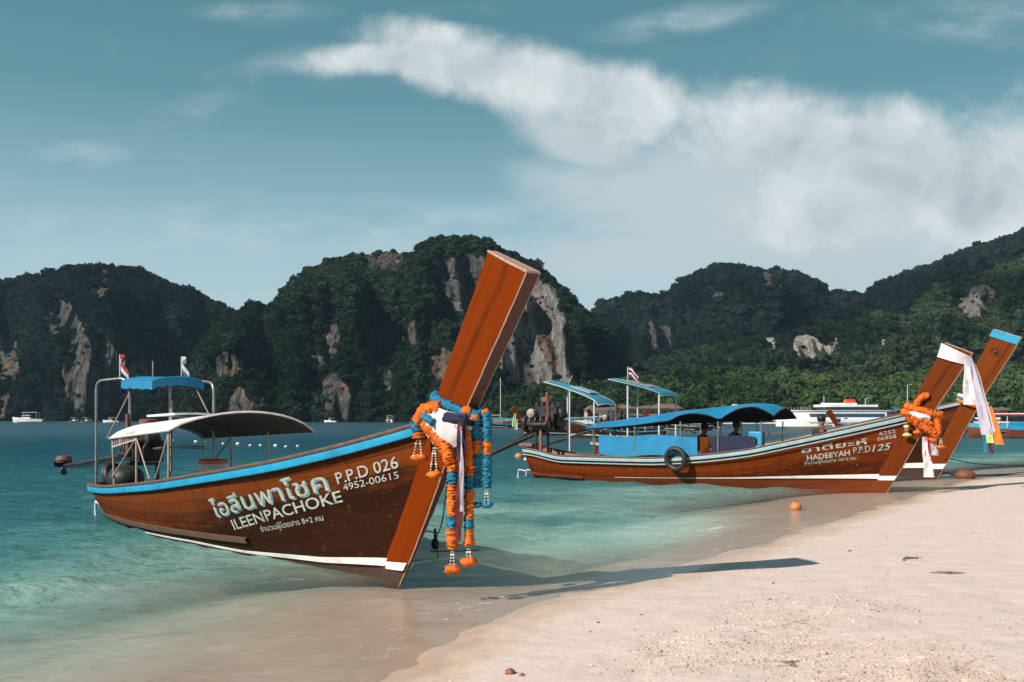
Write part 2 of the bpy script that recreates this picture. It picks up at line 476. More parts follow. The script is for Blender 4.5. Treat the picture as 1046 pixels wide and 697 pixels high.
M['bottom_red'] = simple('bottom_paint_red', (0.16, 0.040, 0.015), 0.6, 0.3, 3, dirt=(0.12, 0.04, 0.025))
M['blue'] = simple('blue_paint', (0.008, 0.255, 0.45), 0.45, 0.12, 6, dirt=(0.01, 0.16, 0.30))
M['pale_blue'] = simple('pale_blue_paint', (0.26, 0.38, 0.41), 0.5, 0.15, 6, dirt=(0.24, 0.33, 0.35))
M['white'] = simple('white_paint', (0.76, 0.75, 0.72), 0.55, 0.08, 5, dirt=(0.5, 0.46, 0.42))
M['text'] = simple('letter_paint', (0.40, 0.45, 0.41), 0.6, 0.25, 22, dirt=(0.17, 0.14, 0.11))
M['text_shadow'] = simple('letter_shadow_paint', (0.13, 0.26, 0.28), 0.6, 0.15, 9)
M['tarp'] = simple('blue_tarp', (0.012, 0.215, 0.41), 0.45, 0.15, 3, bump=0.01, trans=0.12)
M['tarp_faded'] = simple('faded_blue_tarp', (0.045, 0.30, 0.46), 0.5, 0.2, 2.5, bump=0.01, dirt=(0.12, 0.30, 0.38), trans=0.12)
M['canopy_white'] = simple('white_canvas', (0.78, 0.79, 0.80), 0.75, 0.05, 3, trans=0.06)
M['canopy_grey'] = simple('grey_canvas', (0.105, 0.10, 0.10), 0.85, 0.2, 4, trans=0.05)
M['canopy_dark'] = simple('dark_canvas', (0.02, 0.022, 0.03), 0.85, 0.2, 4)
M['canopy_trim'] = simple('canvas_edge', (0.42, 0.36, 0.34), 0.8, 0.15, 10)
M['pipe'] = simple('steel_pipe', (0.30, 0.29, 0.27), 0.4, 0.25, 6, metal=0.7, dirt=(0.18, 0.10, 0.07))
M['pipe_tan'] = simple('painted_pipe', (0.34, 0.27, 0.23), 0.55, 0.2, 8, dirt=(0.2, 0.12, 0.09))
M['pipe_pale'] = simple('pale_pipe', (0.52, 0.56, 0.56), 0.5, 0.15, 8)
M['black'] = simple('black_rubber', (0.014, 0.014, 0.016), 0.55, 0.3, 8, dirt=(0.05, 0.05, 0.05))
M['engine'] = simple('engine_metal', (0.035, 0.033, 0.033), 0.45, 0.5, 7, metal=0.5, dirt=(0.10, 0.045, 0.03), bump=0.004)
M['rust'] = simple('rusty_metal', (0.17, 0.062, 0.048), 0.7, 0.4, 9, dirt=(0.07, 0.03, 0.03))
M['deck'] = simple('deck_wood', (0.17, 0.11, 0.08), 0.75, 0.35, 4, stretch=(1, 8, 1), bump=0.004)
M['deck_red'] = simple('deck_red', (0.24, 0.085, 0.06), 0.65, 0.3, 4, stretch=(1, 6, 1))
M['orange'] = simple('orange_flowers', (0.74, 0.165, 0.012), 0.85, 0.3, 30, bump=0.01, trans=0.15)
M['blue_flower'] = simple('blue_flowers', (0.012, 0.19, 0.32), 0.85, 0.35, 30, bump=0.01, trans=0.15)
M['bead'] = simple('bead_white', (0.62, 0.60, 0.56), 0.5, 0.1, 20)
M['green_puff'] = simple('pale_green_flowers', (0.55, 0.62, 0.22), 0.85, 0.2, 25, bump=0.01)
M['cloth_white'] = simple('white_cloth', (0.66, 0.63, 0.66), 0.9, 0.08, 6, bump=0.006, trans=0.15)
M['cloth_lilac'] = simple('lilac_cloth', (0.50, 0.48, 0.56), 0.9, 0.1, 6, bump=0.006, trans=0.15)
M['cloth_navy'] = simple('navy_cloth', (0.012, 0.017, 0.045), 0.9, 0.25, 8, bump=0.006)
M['cloth_maroon'] = simple('maroon_cloth', (0.10, 0.012, 0.016), 0.9, 0.25, 8, bump=0.006)
M['cloth_red'] = simple('red_cloth', (0.60, 0.045, 0.03), 0.9, 0.2, 8, bump=0.006)
M['cloth_orange'] = simple('orange_cloth', (0.80, 0.20, 0.03), 0.9, 0.15, 8, bump=0.006, trans=0.15)
M['cloth_green'] = simple('lime_cloth', (0.50, 0.66, 0.20), 0.9, 0.15, 8, bump=0.006, trans=0.15)
M['cloth_teal'] = simple('teal_cloth', (0.02, 0.16, 0.24), 0.9, 0.15, 8, bump=0.006)
M['lid'] = simple('orange_lid', (0.62, 0.14, 0.05), 0.5, 0.15, 8)
M['drum'] = simple('white_plastic', (0.62, 0.60, 0.56), 0.5, 0.1, 5, dirt=(0.42, 0.40, 0.37))
M['rope'] = simple('rope_fibre', (0.10, 0.085, 0.07), 0.9, 0.3, 30, bump=0.004)
M['rope_pale'] = simple('rope_pale', (0.50, 0.46, 0.40), 0.9, 0.2, 30, bump=0.004)
M['buoy'] = simple('orange_float', (0.62, 0.20, 0.05), 0.5, 0.2, 6, dirt=(0.30, 0.14, 0.06))
M['buoy_pale'] = simple('pale_float', (0.70, 0.55, 0.42), 0.5, 0.15, 6)
M['buoy_white'] = simple('white_float', (0.78, 0.78, 0.76), 0.45, 0.08, 6)
M['buoy_brown'] = simple('brown_float', (0.17, 0.055, 0.03), 0.7, 0.3, 6)
M['flag_red'] = simple('flag_red', (0.52, 0.05, 0.04), 0.85, 0.1, 5, trans=0.2)
M['flag_blue'] = simple('flag_blue', (0.02, 0.05, 0.20), 0.85, 0.1, 5, trans=0.2)
M['flag_white'] = simple('flag_white', (0.75, 0.75, 0.76), 0.85, 0.05, 5, trans=0.2)
M['skin'] = simple('skin', (0.22, 0.11, 0.07), 0.6, 0.1, 8)
M['hair'] = simple('black_hair', (0.01, 0.009, 0.008), 0.6, 0.2, 30)
M['shirt_dark'] = simple('dark_shirt', (0.02, 0.02, 0.025), 0.9, 0.2, 12)
M['shorts_blue'] = simple('blue_shorts', (0.02, 0.07, 0.25), 0.9, 0.2, 12)
M['glass_dark'] = simple('dark_glass', (0.015, 0.03, 0.045), 0.12, 0.2, 3)
M['concrete'] = simple('grey_concrete', (0.26, 0.26, 0.25), 0.85, 0.2, 0.4)
M['beige_wall'] = simple('beige_wall', (0.20, 0.155, 0.125), 0.85, 0.15, 0.4)
M['roof_tan'] = simple('tan_roof', (0.14, 0.10, 0.08), 0.85, 0.25, 0.5)
M['turq'] = simple('turquoise_paint', (0.02, 0.34, 0.50), 0.5, 0.15, 3)
M['teal_roof'] = simple('teal_canvas', (0.015, 0.13, 0.16), 0.7, 0.2, 3)
M['navy_band'] = simple('navy_band', (0.02, 0.07, 0.17), 0.5, 0.15, 2)
M['bark'] = simple('bark', (0.09, 0.07, 0.055), 0.9, 0.3, 4, bump=0.02)
M['pebble'] = simple('shell_grit', (0.50, 0.39, 0.32), 0.8, 0.45, 3.0)
M['driftwood'] = simple('driftwood', (0.20, 0.145, 0.11), 0.9, 0.35, 14, bump=0.004)
M['stone'] = simple('beach_stone', (0.16, 0.12, 0.10), 0.85, 0.4, 25, bump=0.006)

def sand_material():
    m, N, out = new_mat('sand')
    geo = N.n('ShaderNodeNewGeometry')
    P = geo.outputs['Position']
    z = N.n('ShaderNodeSeparateXYZ', ins={0: P}).outputs[2]
    n1 = N.noise(P, 0.55, 5, 0.6)
    n2 = N.noise(P, 3.2, 5, 0.65)
    n3 = N.noise(P, 60.0, 3, 0.7)
    n4 = N.noise(P, 260.0, 2, 0.7)
    dry = N.ramp(N.math('ADD', N.math('MULTIPLY', n2, 0.45), N.math('MULTIPLY', n3, 0.55)), [(0.3, (0.58, 0.45, 0.40)), (0.7, (0.73, 0.60, 0.545))])
    speck = N.smooth(n4, 0.63, 0.72)
    dry = N.mix(N.math('MULTIPLY', speck, 0.45), dry, (0.30, 0.20, 0.15))
    wetc = N.ramp(n2, [(0.3, (0.53, 0.385, 0.295)), (0.7, (0.62, 0.465, 0.365))])
    zz = N.math('ADD', z, N.math('ADD', N.math('MULTIPLY', N.math('SUBTRACT', n1, 0.5), 0.05), N.math('MULTIPLY', N.math('SUBTRACT', n2, 0.5), 0.02)))
    wet = N.smooth(zz, 0.055, 0.020)
    film = N.smooth(zz, 0.035, 0.008)
    c = N.mix(wet, dry, wetc)
    c = N.mix(N.smooth(zz, -0.03, -0.22), c, N.ramp(n2, [(0.3, (0.60, 0.50, 0.41)), (0.7, (0.74, 0.63, 0.53))]))
    h = N.math('ADD', N.math('MULTIPLY', n3, 0.35), N.math('ADD', N.math('MULTIPLY', n4, 0.12), N.math('MULTIPLY', n2, 2.2)))
    bp = N.n('ShaderNodeBump', ins={'Distance': 0.02, 'Height': h})
    N.set(bp, 'Strength', N.math('SUBTRACT', 0.75, N.math('MULTIPLY', film, 0.65)))
    b = N.n('ShaderNodeBsdfPrincipled', ins={'Base Color': c, 'Normal': bp.outputs[0]})
    N.set(b, 'Roughness', N.math('SUBTRACT', 0.92, N.math('MULTIPLY', film, 0.66)))
    N.set(b, 'Specular IOR Level', N.math('ADD', 0.15, N.math('MULTIPLY', film, 0.35)))
    N.t.links.new(b.outputs[0], out.inputs[0])
    return m
def water_material():
    m, N, out = new_mat('sea_water')
    P = N.n('ShaderNodeNewGeometry').outputs['Position']
    dep = N.n('ShaderNodeAttribute', attribute_name='depth').outputs['Fac']
    foam = N.n('ShaderNodeAttribute', attribute_name='foam').outputs['Fac']
    far = N.n('ShaderNodeAttribute', attribute_name='far').outputs['Fac']
    # how much of the water column scatters light back
    body = N.math('SUBTRACT', 1.0, N.math('EXPONENT', N.math('MULTIPLY', N.math('MAXIMUM', N.math('SUBTRACT', dep, 0.05), 0.0), -1.25)))
    patch = N.noise(N.mapv(P, (0.10, 0.22, 1)), 1.0, 4, 0.55)
    pf = N.math('ADD', dep, N.math('MULTIPLY', N.math('SUBTRACT', patch, 0.5), 1.3))
    col = N.ramp(N.math('MULTIPLY', pf, 0.2), [(0.0, (0.70, 0.84, 0.73)), (0.07, (0.42, 0.70, 0.61)), (0.20, (0.085, 0.255, 0.255)), (0.34, (0.030, 0.135, 0.150)), (0.75, (0.007, 0.066, 0.096)), (1.0, (0.0055, 0.052, 0.082))])
    clear = N.ramp(dep, [(0.0, (1.0, 1.0, 0.99)), (0.25, (0.91, 0.975, 0.955)), (1.0, (0.66, 0.89, 0.86))])
    # ripples
    def wv(sc, st, rot, det=3): return N.noise(N.mapv(P, (st[0] * sc, st[1] * sc, 1), (0, 0, 0), (0, 0, R(rot))), 1.0, det, 0.55, 0.3)
    h = N.math('ADD', N.math('MULTIPLY', wv(5.0, (0.6, 1.1), 20, 5), 0.068),
               N.math('ADD', N.math('MULTIPLY', wv(1.4, (0.6, 1.2), -12, 5), 0.19), N.math('MULTIPLY', wv(0.33, (0.5, 1.2), 10), 0.28)))
    h = N.math('ADD', h, N.math('MULTIPLY', wv(16.0, (0.8, 1.1), 35, 3), 0.014))
    amp = N.math('ADD', 0.30, N.math('MULTIPLY', N.smooth(dep, 0.0, 0.6), 0.70))
    bp = N.n('ShaderNodeBump', ins={'Distance': 1.0, 'Height': h})
    N.set(bp, 'Strength', N.math('MULTIPLY', amp, 0.85))
    nrm = bp.outputs[0]
    tr = N.n('ShaderNodeBsdfTransparent', ins={0: clear})
    df = N.n('ShaderNodeBsdfDiffuse', ins={0: col, 'Normal': nrm})
    m1 = N.n('ShaderNodeMixShader', ins={0: body, 1: tr.outputs[0], 2: df.outputs[0]})
    gl = N.n('ShaderNodeBsdfGlossy', ins={0: (1, 1, 1), 'Normal': nrm})
    N.set(gl, 'Roughness', N.math('ADD', 0.04, N.math('MULTIPLY', far, 0.20)))
    fr = N.n('ShaderNodeFresnel', ins={0: 1.33, 'Normal': nrm})
    m2 = N.n('ShaderNodeMixShader', ins={0: N.math('MINIMUM', N.math('MULTIPLY', fr.outputs[0], N.math('ADD', 0.34, N.math('MULTIPLY', far, 0.32))), 0.45), 1: m1.outputs[0], 2: gl.outputs[0]})
    fd = N.n('ShaderNodeBsdfDiffuse', ins={0: (0.78, 0.76, 0.72)})
    fn = N.math('MULTIPLY', N.smooth(N.math('ADD', N.math('MULTIPLY', foam, 0.85), N.math('MULTIPLY', N.math('SUBTRACT', N.noise(P, 7.0, 8, 0.75), 0.5), 3.0)), 0.40, 1.15), 0.75)
    m3 = N.n('ShaderNodeMixShader', ins={0: fn, 1: m2.outputs[0], 2: fd.outputs[0]})
    N.t.links.new(m3.outputs[0], out.inputs[0])
    return m
def rock_material():
    """limestone where the attribute 'rock' says so, dark undergrowth elsewhere"""
    m, N, out = new_mat('limestone_and_scrub')
    P = N.n('ShaderNodeNewGeometry').outputs['Position']
    rock = N.n('ShaderNodeAttribute', attribute_name='rock').outputs['Fac']
    warm = N.n('ShaderNodeAttribute', attribute_name='warm').outputs['Fac']
    s1 = N.noise(N.mapv(P, (0.26, 0.26, 0.028)), 1.0, 9, 0.70, 0.5)
    s2 = N.noise(N.mapv(P, (0.07, 0.07, 0.022)), 1.0, 6, 0.6, 1.2)
    c = N.ramp(s1, [(0.36, (0.022, 0.026, 0.028)), (0.5, (0.085, 0.088, 0.086)), (0.66, (0.22, 0.21, 0.19))])
    c = N.mix(N.math('MULTIPLY', N.smooth(N.math('ADD', s2, N.math('MULTIPLY', N.math('MAXIMUM', warm, 0.0), 0.13)), 0.54, 0.72), 0.7), c, (0.24, 0.125, 0.072))
    c = N.mix(N.smooth(warm, -0.1, -0.9), c, N.ramp(s1, [(0.36, (0.16, 0.15, 0.135)), (0.55, (0.46, 0.43, 0.38))]))
    c = N.mix(N.math('MULTIPLY', N.smooth(N.noise(P, 0.20, 7, 0.75), N.math('ADD', 0.51, N.math('MULTIPLY', N.smooth(warm, -0.1, -0.7), 0.04)), 0.62), 0.9), c, (0.010, 0.017, 0.013))
    g = N.ramp(N.noise(P, 0.35, 5, 0.7), [(0.3, (0.005, 0.009, 0.008)), (0.7, (0.016, 0.025, 0.018))])
    cc = N.mix(N.smooth(N.math('ADD', rock, N.math('MULTIPLY', N.math('SUBTRACT', N.noise(P, 0.13, 6, 0.7), 0.5), 0.9)), 0.42, 0.62), g, c)
    hh = N.math('ADD', s1, N.math('MULTIPLY', N.noise(P, 0.5, 6, 0.7), 0.6))
    bp = N.n('ShaderNodeBump', ins={'Strength': 0.9, 'Distance': 5.0, 'Height': hh})
    b = N.n('ShaderNodeBsdfDiffuse', ins={0: cc, 'Normal': bp.outputs[0]})
    N.t.links.new(b.outputs[0], out.inputs[0])
    return m
def foliage_material():
    m, N, out = new_mat('foliage')
    P = N.n('ShaderNodeNewGeometry').outputs['Position']
    t = N.n('ShaderNodeAttribute', attribute_name='tint').outputs['Color']
    f = N.noise(P, 0.9, 4, 0.7)
    c = N.mix(1.0, t, N.ramp(f, [(0.3, (0.55, 0.55, 0.55)), (0.7, (1.5, 1.45, 1.3))]), 'MULTIPLY')
    d = N.n('ShaderNodeBsdfDiffuse', ins={0: c})
    tr = N.n('ShaderNodeBsdfTranslucent', ins={0: c})
    mx = N.n('ShaderNodeMixShader', ins={0: 0.2, 1: d.outputs[0], 2: tr.outputs[0]})
    N.t.links.new(mx.outputs[0], out.inputs[0])
    return m
M['sand'] = sand_material(); M['water'] = water_material(); M['rock'] = rock_material(); M['leaf'] = foliage_material()
# ------------------------------------------------------------------ beach and sea
SHORE = np.array([(-60, -70), (-22, -24), (-9, -8), (-4.3, 0), (-2.2, 4.2), (-0.96, 6.83), (-0.47, 8.2), (-0.03, 9.5), (1.25, 10.9),
                  (3.2, 13.76), (6.38, 18.7), (12.8, 28.2), (17.1, 33.3), (30, 45), (60, 68), (130, 110), (300, 200), (900, 420)], float)
def shore_dist(x, y):
    """signed distance to the waterline, positive on land"""
    x = np.asarray(x, float); y = np.asarray(y, float)
    best = np.full(x.shape, 1e18); sgn = np.zeros(x.shape)
    for (ax, ay), (bx, by) in zip(SHORE[:-1], SHORE[1:]):
        dx, dy = bx - ax, by - ay; L2 = dx * dx + dy * dy
        t = np.clip(((x - ax) * dx + (y - ay) * dy) / L2, 0, 1)
        d2 = (x - ax - t * dx) ** 2 + (y - ay - t * dy) ** 2
        cr = dx * (y - ay) - dy * (x - ax)
        m = d2 < best
        best = np.where(m, d2, best); sgn = np.where(m, np.where(cr < 0, 1.0, -1.0), sgn)
    return np.sqrt(best) * sgn
def ground_z(x, y):
    s = shore_dist(x, y)
    s = s + 0.30 * fbm(x * 0.9, y * 0.9, oct=3, seed=3) * np.exp(-np.abs(s) / 4.0)
    land = interp(s, [0, 0.6, 2.5, 6, 15, 60, 200], [0, 0.035, 0.17, 0.36, 0.75, 1.6, 2.2])
    s2 = s - 0.9 * fbm(x * 0.33, y * 0.33, oct=3, seed=8) * sstep(-s, 0.6, 2.5) * np.exp(s / 9.0)
    s2 = s2 * (1 + interp(y, [0, 8.5, 10.5, 16.5, 20, 30], [0, 0, 1.0, 1.0, 0, 0]) * sstep(x, -1.0, 1.0))
    sea = -interp(-s2, [0, 1.0, 2.0, 3.0, 5, 8, 12, 25, 60, 200], [0, 0.028, 0.085, 0.21, 0.56, 1.10, 1.65, 2.7, 4.3, 6.0])
    sea = np.minimum(sea, 0)
    z = np.where(s > 0, land, sea)
    r = np.hypot(x, y)
    near = np.exp(-r / 40.0)
    z = z + near * (0.012 * fbm(x * 1.3, y * 1.3, oct=4, seed=11) + 0.016 * fbm(x * 2.6, y * 2.6, oct=2, seed=13) * sstep(s, 0.8, 2.5) + 0.010 * fbm(x * 5, y * 5, oct=3, seed=12) * sstep(s, 0.5, 2.0))
    return z, s
def polar(radii, angs):
    Rr, A = np.meshgrid(radii, angs, indexing='ij')
    return Rr * np.sin(A), Rr * np.cos(A)
rad_a = np.concatenate([np.geomspace(0.4, 90, 420), np.geomspace(95, 9000, 50)])
ang = np.concatenate([np.linspace(-180, -52, 60)[:-1], np.linspace(-52, 52, 560), np.linspace(52, 180, 60)[1:]])
gx, gy = polar(rad_a, np.radians(ang))
gz, gs = ground_z(gx, gy)
ground = np_mesh('sand_ground', np.stack([gx, gy, gz], -1).reshape(-1, 3), grid_faces(*gx.shape), M['sand'])
tag(ground, kind='structure')

rad_w = np.concatenate([np.geomspace(1.2, 80, 620), np.geomspace(81, 9000, 90)])
ang_w = np.concatenate([np.linspace(-180, -50, 70)[:-1], np.linspace(-50, 50, 700), np.linspace(50, 180, 70)[1:]])
wx, wy = polar(rad_w, np.radians(ang_w))
wgz, ws = ground_z(wx, wy)
wd = np.clip(-wgz, 0, 20)
rr = np.hypot(wx, wy)
wz = np.zeros_like(wx)
wr = np.random.RandomState(5)
for lam, amp, nwav in ((2.6, 0.0120, 5), (1.3, 0.0105, 6), (0.7, 0.0080, 7), (0.38, 0.0046, 8)):
    for i in range(nwav):
        th = R(-58) + wr.normal(0, 0.55)            # towards the beach, from the left and behind
        l = lam * wr.uniform(0.75, 1.3); kx, ky = math.cos(th) * 2 * math.pi / l, math.sin(th) * 2 * math.pi / l
        ph = wr.uniform(0, 6.28)
        wob = 1.3 * vnoise(wx / (l * 2.5), wy / (l * 2.5), seed=40 + i)
        q = np.sin(kx * wx + ky * wy + ph + wob)
        fade = 1 - sstep(rr, 9 * l / 0.38, 26 * l / 0.38)
        wz += amp * (q + 0.35 * q * q) * fade / math.sqrt(nwav) * 1.5
wz *= (0.12 + 0.88 * sstep(wd, 0.03, 0.5))
# one small wave breaking on the sand, in front of the second boat
bp_ = np.array([(2.6, 15.2), (3.4, 16.1), (4.4, 17.6)]); foam = np.zeros_like(wx)
for i in range(40):
    t = i / 39; c = (1 - t) ** 2 * bp_[0] + 2 * t * (1 - t) * bp_[1] + t * t * bp_[2]
    d = ((wx - c[0]) ** 2 + (wy - c[1]) ** 2) / (0.012 + 0.05 * (0.5 + 0.5 * math.sin(9 * t)))
    foam = np.maximum(foam, np.exp(-d) * math.sin(math.pi * min(1, t * 0.9 + 0.1)) )
foam *= 0.55 + 0.9 * np.clip(fbm(wx * 2.2, wy * 2.2, oct=4, seed=71), -0.5, 0.6)
wz += 0.030 * foam
edge = np.exp(-((wd - 0.012) / 0.006) ** 2) * sstep(fbm(wx * 0.7, wy * 0.7, oct=3, seed=61), -0.15, 0.30) * 0.60 * np.exp(-rr / 60)
foam = np.clip(foam * 0.95 + edge, 0, 1)
wf = grid_faces(*wx.shape)
keep = (wgz.reshape(-1)[wf].min(1) < 0.02)
sea = np_mesh('sea_water', np.stack([wx, wy, wz], -1).reshape(-1, 3), wf[keep], M['water'],
              attrs={'depth': wd.reshape(-1), 'foam': foam.reshape(-1), 'far': sstep(rr, 8, 160).reshape(-1)})
tag(sea, kind='structure')

# ------------------------------------------------------------------ hills
FPX = 1017.0
def elev(py): return (427.0 - py) / FPX
RN = np.random.RandomState(21)
def ico(level=1):
    bm = bmesh.new(); bmesh.ops.create_icosphere(bm, subdivisions=level, radius=1.0)
    v = np.array([q.co[:] for q in bm.verts]); f = np.array([[q.index for q in fc.verts] for fc in bm.faces]); bm.free(); return v, f
ICO_V, ICO_F = ico(1)
def crown_template(seed, cards=70):
    """lumpy body and many leaf sprays standing out of it"""
    r = np.random.RandomState(seed)
    d = ICO_V
    k = 1 + 0.34 * fbm(d[:, 0] * 1.7 + seed, d[:, 1] * 1.7, d[:, 2] * 1.7, 2, seed) + 0.18 * vnoise(d[:, 0] * 5, d[:, 1] * 5, d[:, 2] * 5, seed)
    v = d * k[:, None] * np.array([1, 1, 0.85])
    vs = [v]; fs = [ICO_F]; b = len(v)
    for i in range(cards):
        n = r.normal(0, 1, 3); n[2] = abs(n[2]) * 0.8 - 0.15; n /= np.linalg.norm(n)
        c = n * r.uniform(0.85, 1.22) * np.array([1, 1, 0.85])
        a = r.normal(0, 1, 3); a -= n * a.dot(n) * 0.6; a /= np.linalg.norm(a)
        q = np.cross(n + 0.7 * r.normal(0, 1, 3), a); q /= np.linalg.norm(q)
        s = r.uniform(0.16, 0.34)
        vs.append(np.array([c - a * s - q * s * 0.5, c + a * s * 0.2 - q * s, c + a * s + q * s * 0.3, c - a * s * 0.1 + q * s * 0.9]))
        fs.append(np.array([[b, b + 1, b + 2], [b, b + 2, b + 3]])); b += 4
    return np.concatenate(vs), np.concatenate(fs)
CROWNS = [crown_template(s) for s in range(10)]
def scatter_crowns(name, pts, rad, tint, squash=1.0):
    V = []; Fc = []; T = []; b = 0
    for i, (p, r, t) in enumerate(zip(pts, rad, tint)):
        cv, cf = CROWNS[i % len(CROWNS)]
        a = RN.uniform(0, 6.283); ca, sa = math.cos(a), math.sin(a)
        sc = np.array([r * RN.uniform(0.85, 1.2), r * RN.uniform(0.85, 1.2), r * RN.uniform(0.8, 1.25) * squash])
        q = cv * sc
        q = np.stack([q[:, 0] * ca - q[:, 1] * sa, q[:, 0] * sa + q[:, 1] * ca, q[:, 2]], -1) + p
        V.append(q.astype(np.float32)); Fc.append(cf + b); T.append(np.repeat(t[None, :], len(cv), 0)); b += len(cv)
    return np_mesh(name, np.concatenate(V), np.concatenate(Fc), M['leaf'], smooth=False, attrs={'tint': np.concatenate(T)})

def hill(name, Ds, Dr, ridge, rocks, crown_r, spacing, tints, step=1.6, rows=70, expo=0.62, rough=1.0, crown_drop=3.0, seed=0, fname=None):
    pxs = np.arange(ridge[0][0], ridge[-1][0] + 0.1, step)
    rp = interp(pxs, [p[0] for p in ridge], [p[1] for p in ridge]) + crown_drop
    ws_ = np.concatenate([np.linspace(0, 1, rows), np.linspace(1.06, 1.9, 14)])
    W_, PX = np.meshgrid(ws_, pxs, indexing='ij')
    RP = np.broadcast_to(rp, W_.shape)
    bump = fbm(PX / 60.0, W_ * 1.2, oct=3, seed=seed + 3)
    gul = fbm(PX / 22.0 + 1.5 * W_, W_ * 2.0, oct=3, seed=seed + 9)
    D = Ds + (Dr - Ds) * W_ + rough * (Dr - Ds) * (0.42 * bump + 0.26 * gul) * np.sin(np.pi * np.clip(W_, 0, 1)) - (1 - np.clip(W_, 0, 1)) * 0.10 * (Dr - Ds) * fbm(PX / 45.0, PX * 0, oct=2, seed=seed + 4)
    X = (PX - 523.0) / FPX * D; Y = D
    f = np.where(W_ <= 1, np.clip(W_, 0, 1) ** (expo + 0.14 * bump), 1 - 0.9 * (W_ - 1) ** 1.3)
    Zr = np.maximum(EYE + elev(RP) * Dr, -4.0)
    Z = f * (Zr + 3) - 3
    lim = EYE + elev(RP) * D                                  # nothing in front rises above the ridge line
    Z = np.where(W_ < 1, np.minimum(Z, lim - 0.02 * np.maximum(Zr, 2) * (1 - W_) + 0.0), Z)
    PY = 427 - (Z - EYE) / D * FPX
    rock = np.zeros_like(Z); warm = np.zeros_like(Z)
    for (cx, cy, hx, hy, rot, wm) in rocks:
        c, s = math.cos(R(rot)), math.sin(R(rot))
        dx, dy = PX - cx, PY - cy
        a = (dx * c + dy * s) / hx; b = (-dx * s + dy * c) / hy
        m = 1 - sstep(np.sqrt(a * a + b * b) + 0.35 * fbm(PX / 9.0, PY / 9.0, oct=3, seed=seed + 7), 0.65, 1.2)
        m = np.where(W_ <= 1, m, 0)
        rock = np.maximum(rock, m); warm = np.where(m > 0.1, np.where(abs(wm) * m > abs(warm), wm * np.maximum(m, .8), warm), warm)
    # cliffs: vertical fluting pushed into the face
    flute = fbm(X / 8.0, Z / 70.0, oct=4, seed=seed + 15) * 9.0 + fbm(X / 2.6, Z / 30.0, oct=3, seed=seed + 16) * 3.0
    Y2 = Y + rock * flute * (Dr / 600.0)
    X2 = X + (Y2 - Y) * (PX - 523) / FPX
    V = np.stack([X2, Y2, Z], -1).reshape(-1, 3)
    o = np_mesh(name, V, grid_faces(*Z.shape), M['rock'], attrs={'rock': rock.reshape(-1), 'warm': warm.reshape(-1)})
    tag(o, kind='structure')
    # the trees on it
    fa = grid_faces(*Z.shape)[: (rows + 2) * (len(pxs) - 1)]
    tri = np.concatenate([fa[:, [0, 1, 2]], fa[:, [0, 2, 3]]])
    A_, B_, C_ = V[tri[:, 0]], V[tri[:, 1]], V[tri[:, 2]]
    area = 0.5 * np.linalg.norm(np.cross(B_ - A_, C_ - A_), axis=1)
    rk = rock.reshape(-1)[tri].mean(1)
    wgt = area * (1 - sstep(rk, 0.25, 0.6) * 0.94)
    wgt *= (V[tri].mean(1)[:, 2] > 0.3)
    n = int(min(9000, wgt.sum() / spacing ** 2))
    idx = RN.choice(len(tri), n, p=wgt / wgt.sum())
    u1, u2 = RN.uniform(0, 1, n), RN.uniform(0, 1, n); fl = u1 + u2 > 1
    u1[fl], u2[fl] = 1 - u1[fl], 1 - u2[fl]
    P = A_[idx] + (B_ - A_)[idx] * u1[:, None] + (C_ - A_)[idx] * u2[:, None]
    big = RN.uniform(0, 1, n)
    rad = crown_r * (0.45 + 0.75 * big ** 1.5 + 0.40 * (big > 0.95)) * np.where(rk[idx] > 0.3, 0.55, 1.0)
    P[:, 2] += rad * np.where(big > 0.95, 0.3, 0.2)
    zone = fbm(P[:, 0] / 38, P[:, 2] / 26, oct=3, seed=seed + 33)
    tt = np.clip(0.5 + 1.1 * zone + RN.normal(0, 0.16, n), 0, 1)[:, None]
    T = np.array(tints[0])[None] * (1 - tt) + np.array(tints[1])[None] * tt
    yel = (RN.uniform(0, 1, n) > 0.95)[:, None]
    T = np.where(yel, T * np.array([1.5, 1.35, 1.0]), T) * RN.uniform(0.75, 1.25, n)[:, None]
    fo = scatter_crowns(fname, P, rad, T)
    tag(fo, kind='stuff')
    return o
DARK = ((0.005, 0.011, 0.012), (0.020, 0.034, 0.030))  # cloud shadow over the west hill painted into its leaf colours
MIDT = ((0.008, 0.017, 0.013), (0.031, 0.052, 0.036))
LITE = ((0.012, 0.026, 0.014), (0.058, 0.094, 0.040))  # brighter yellow-green: sunlight on the shore slope painted into the leaves
EAST = ((0.010, 0.020, 0.014), (0.046, 0.070, 0.038))  # the sunlit look of the east hill is put into these tints

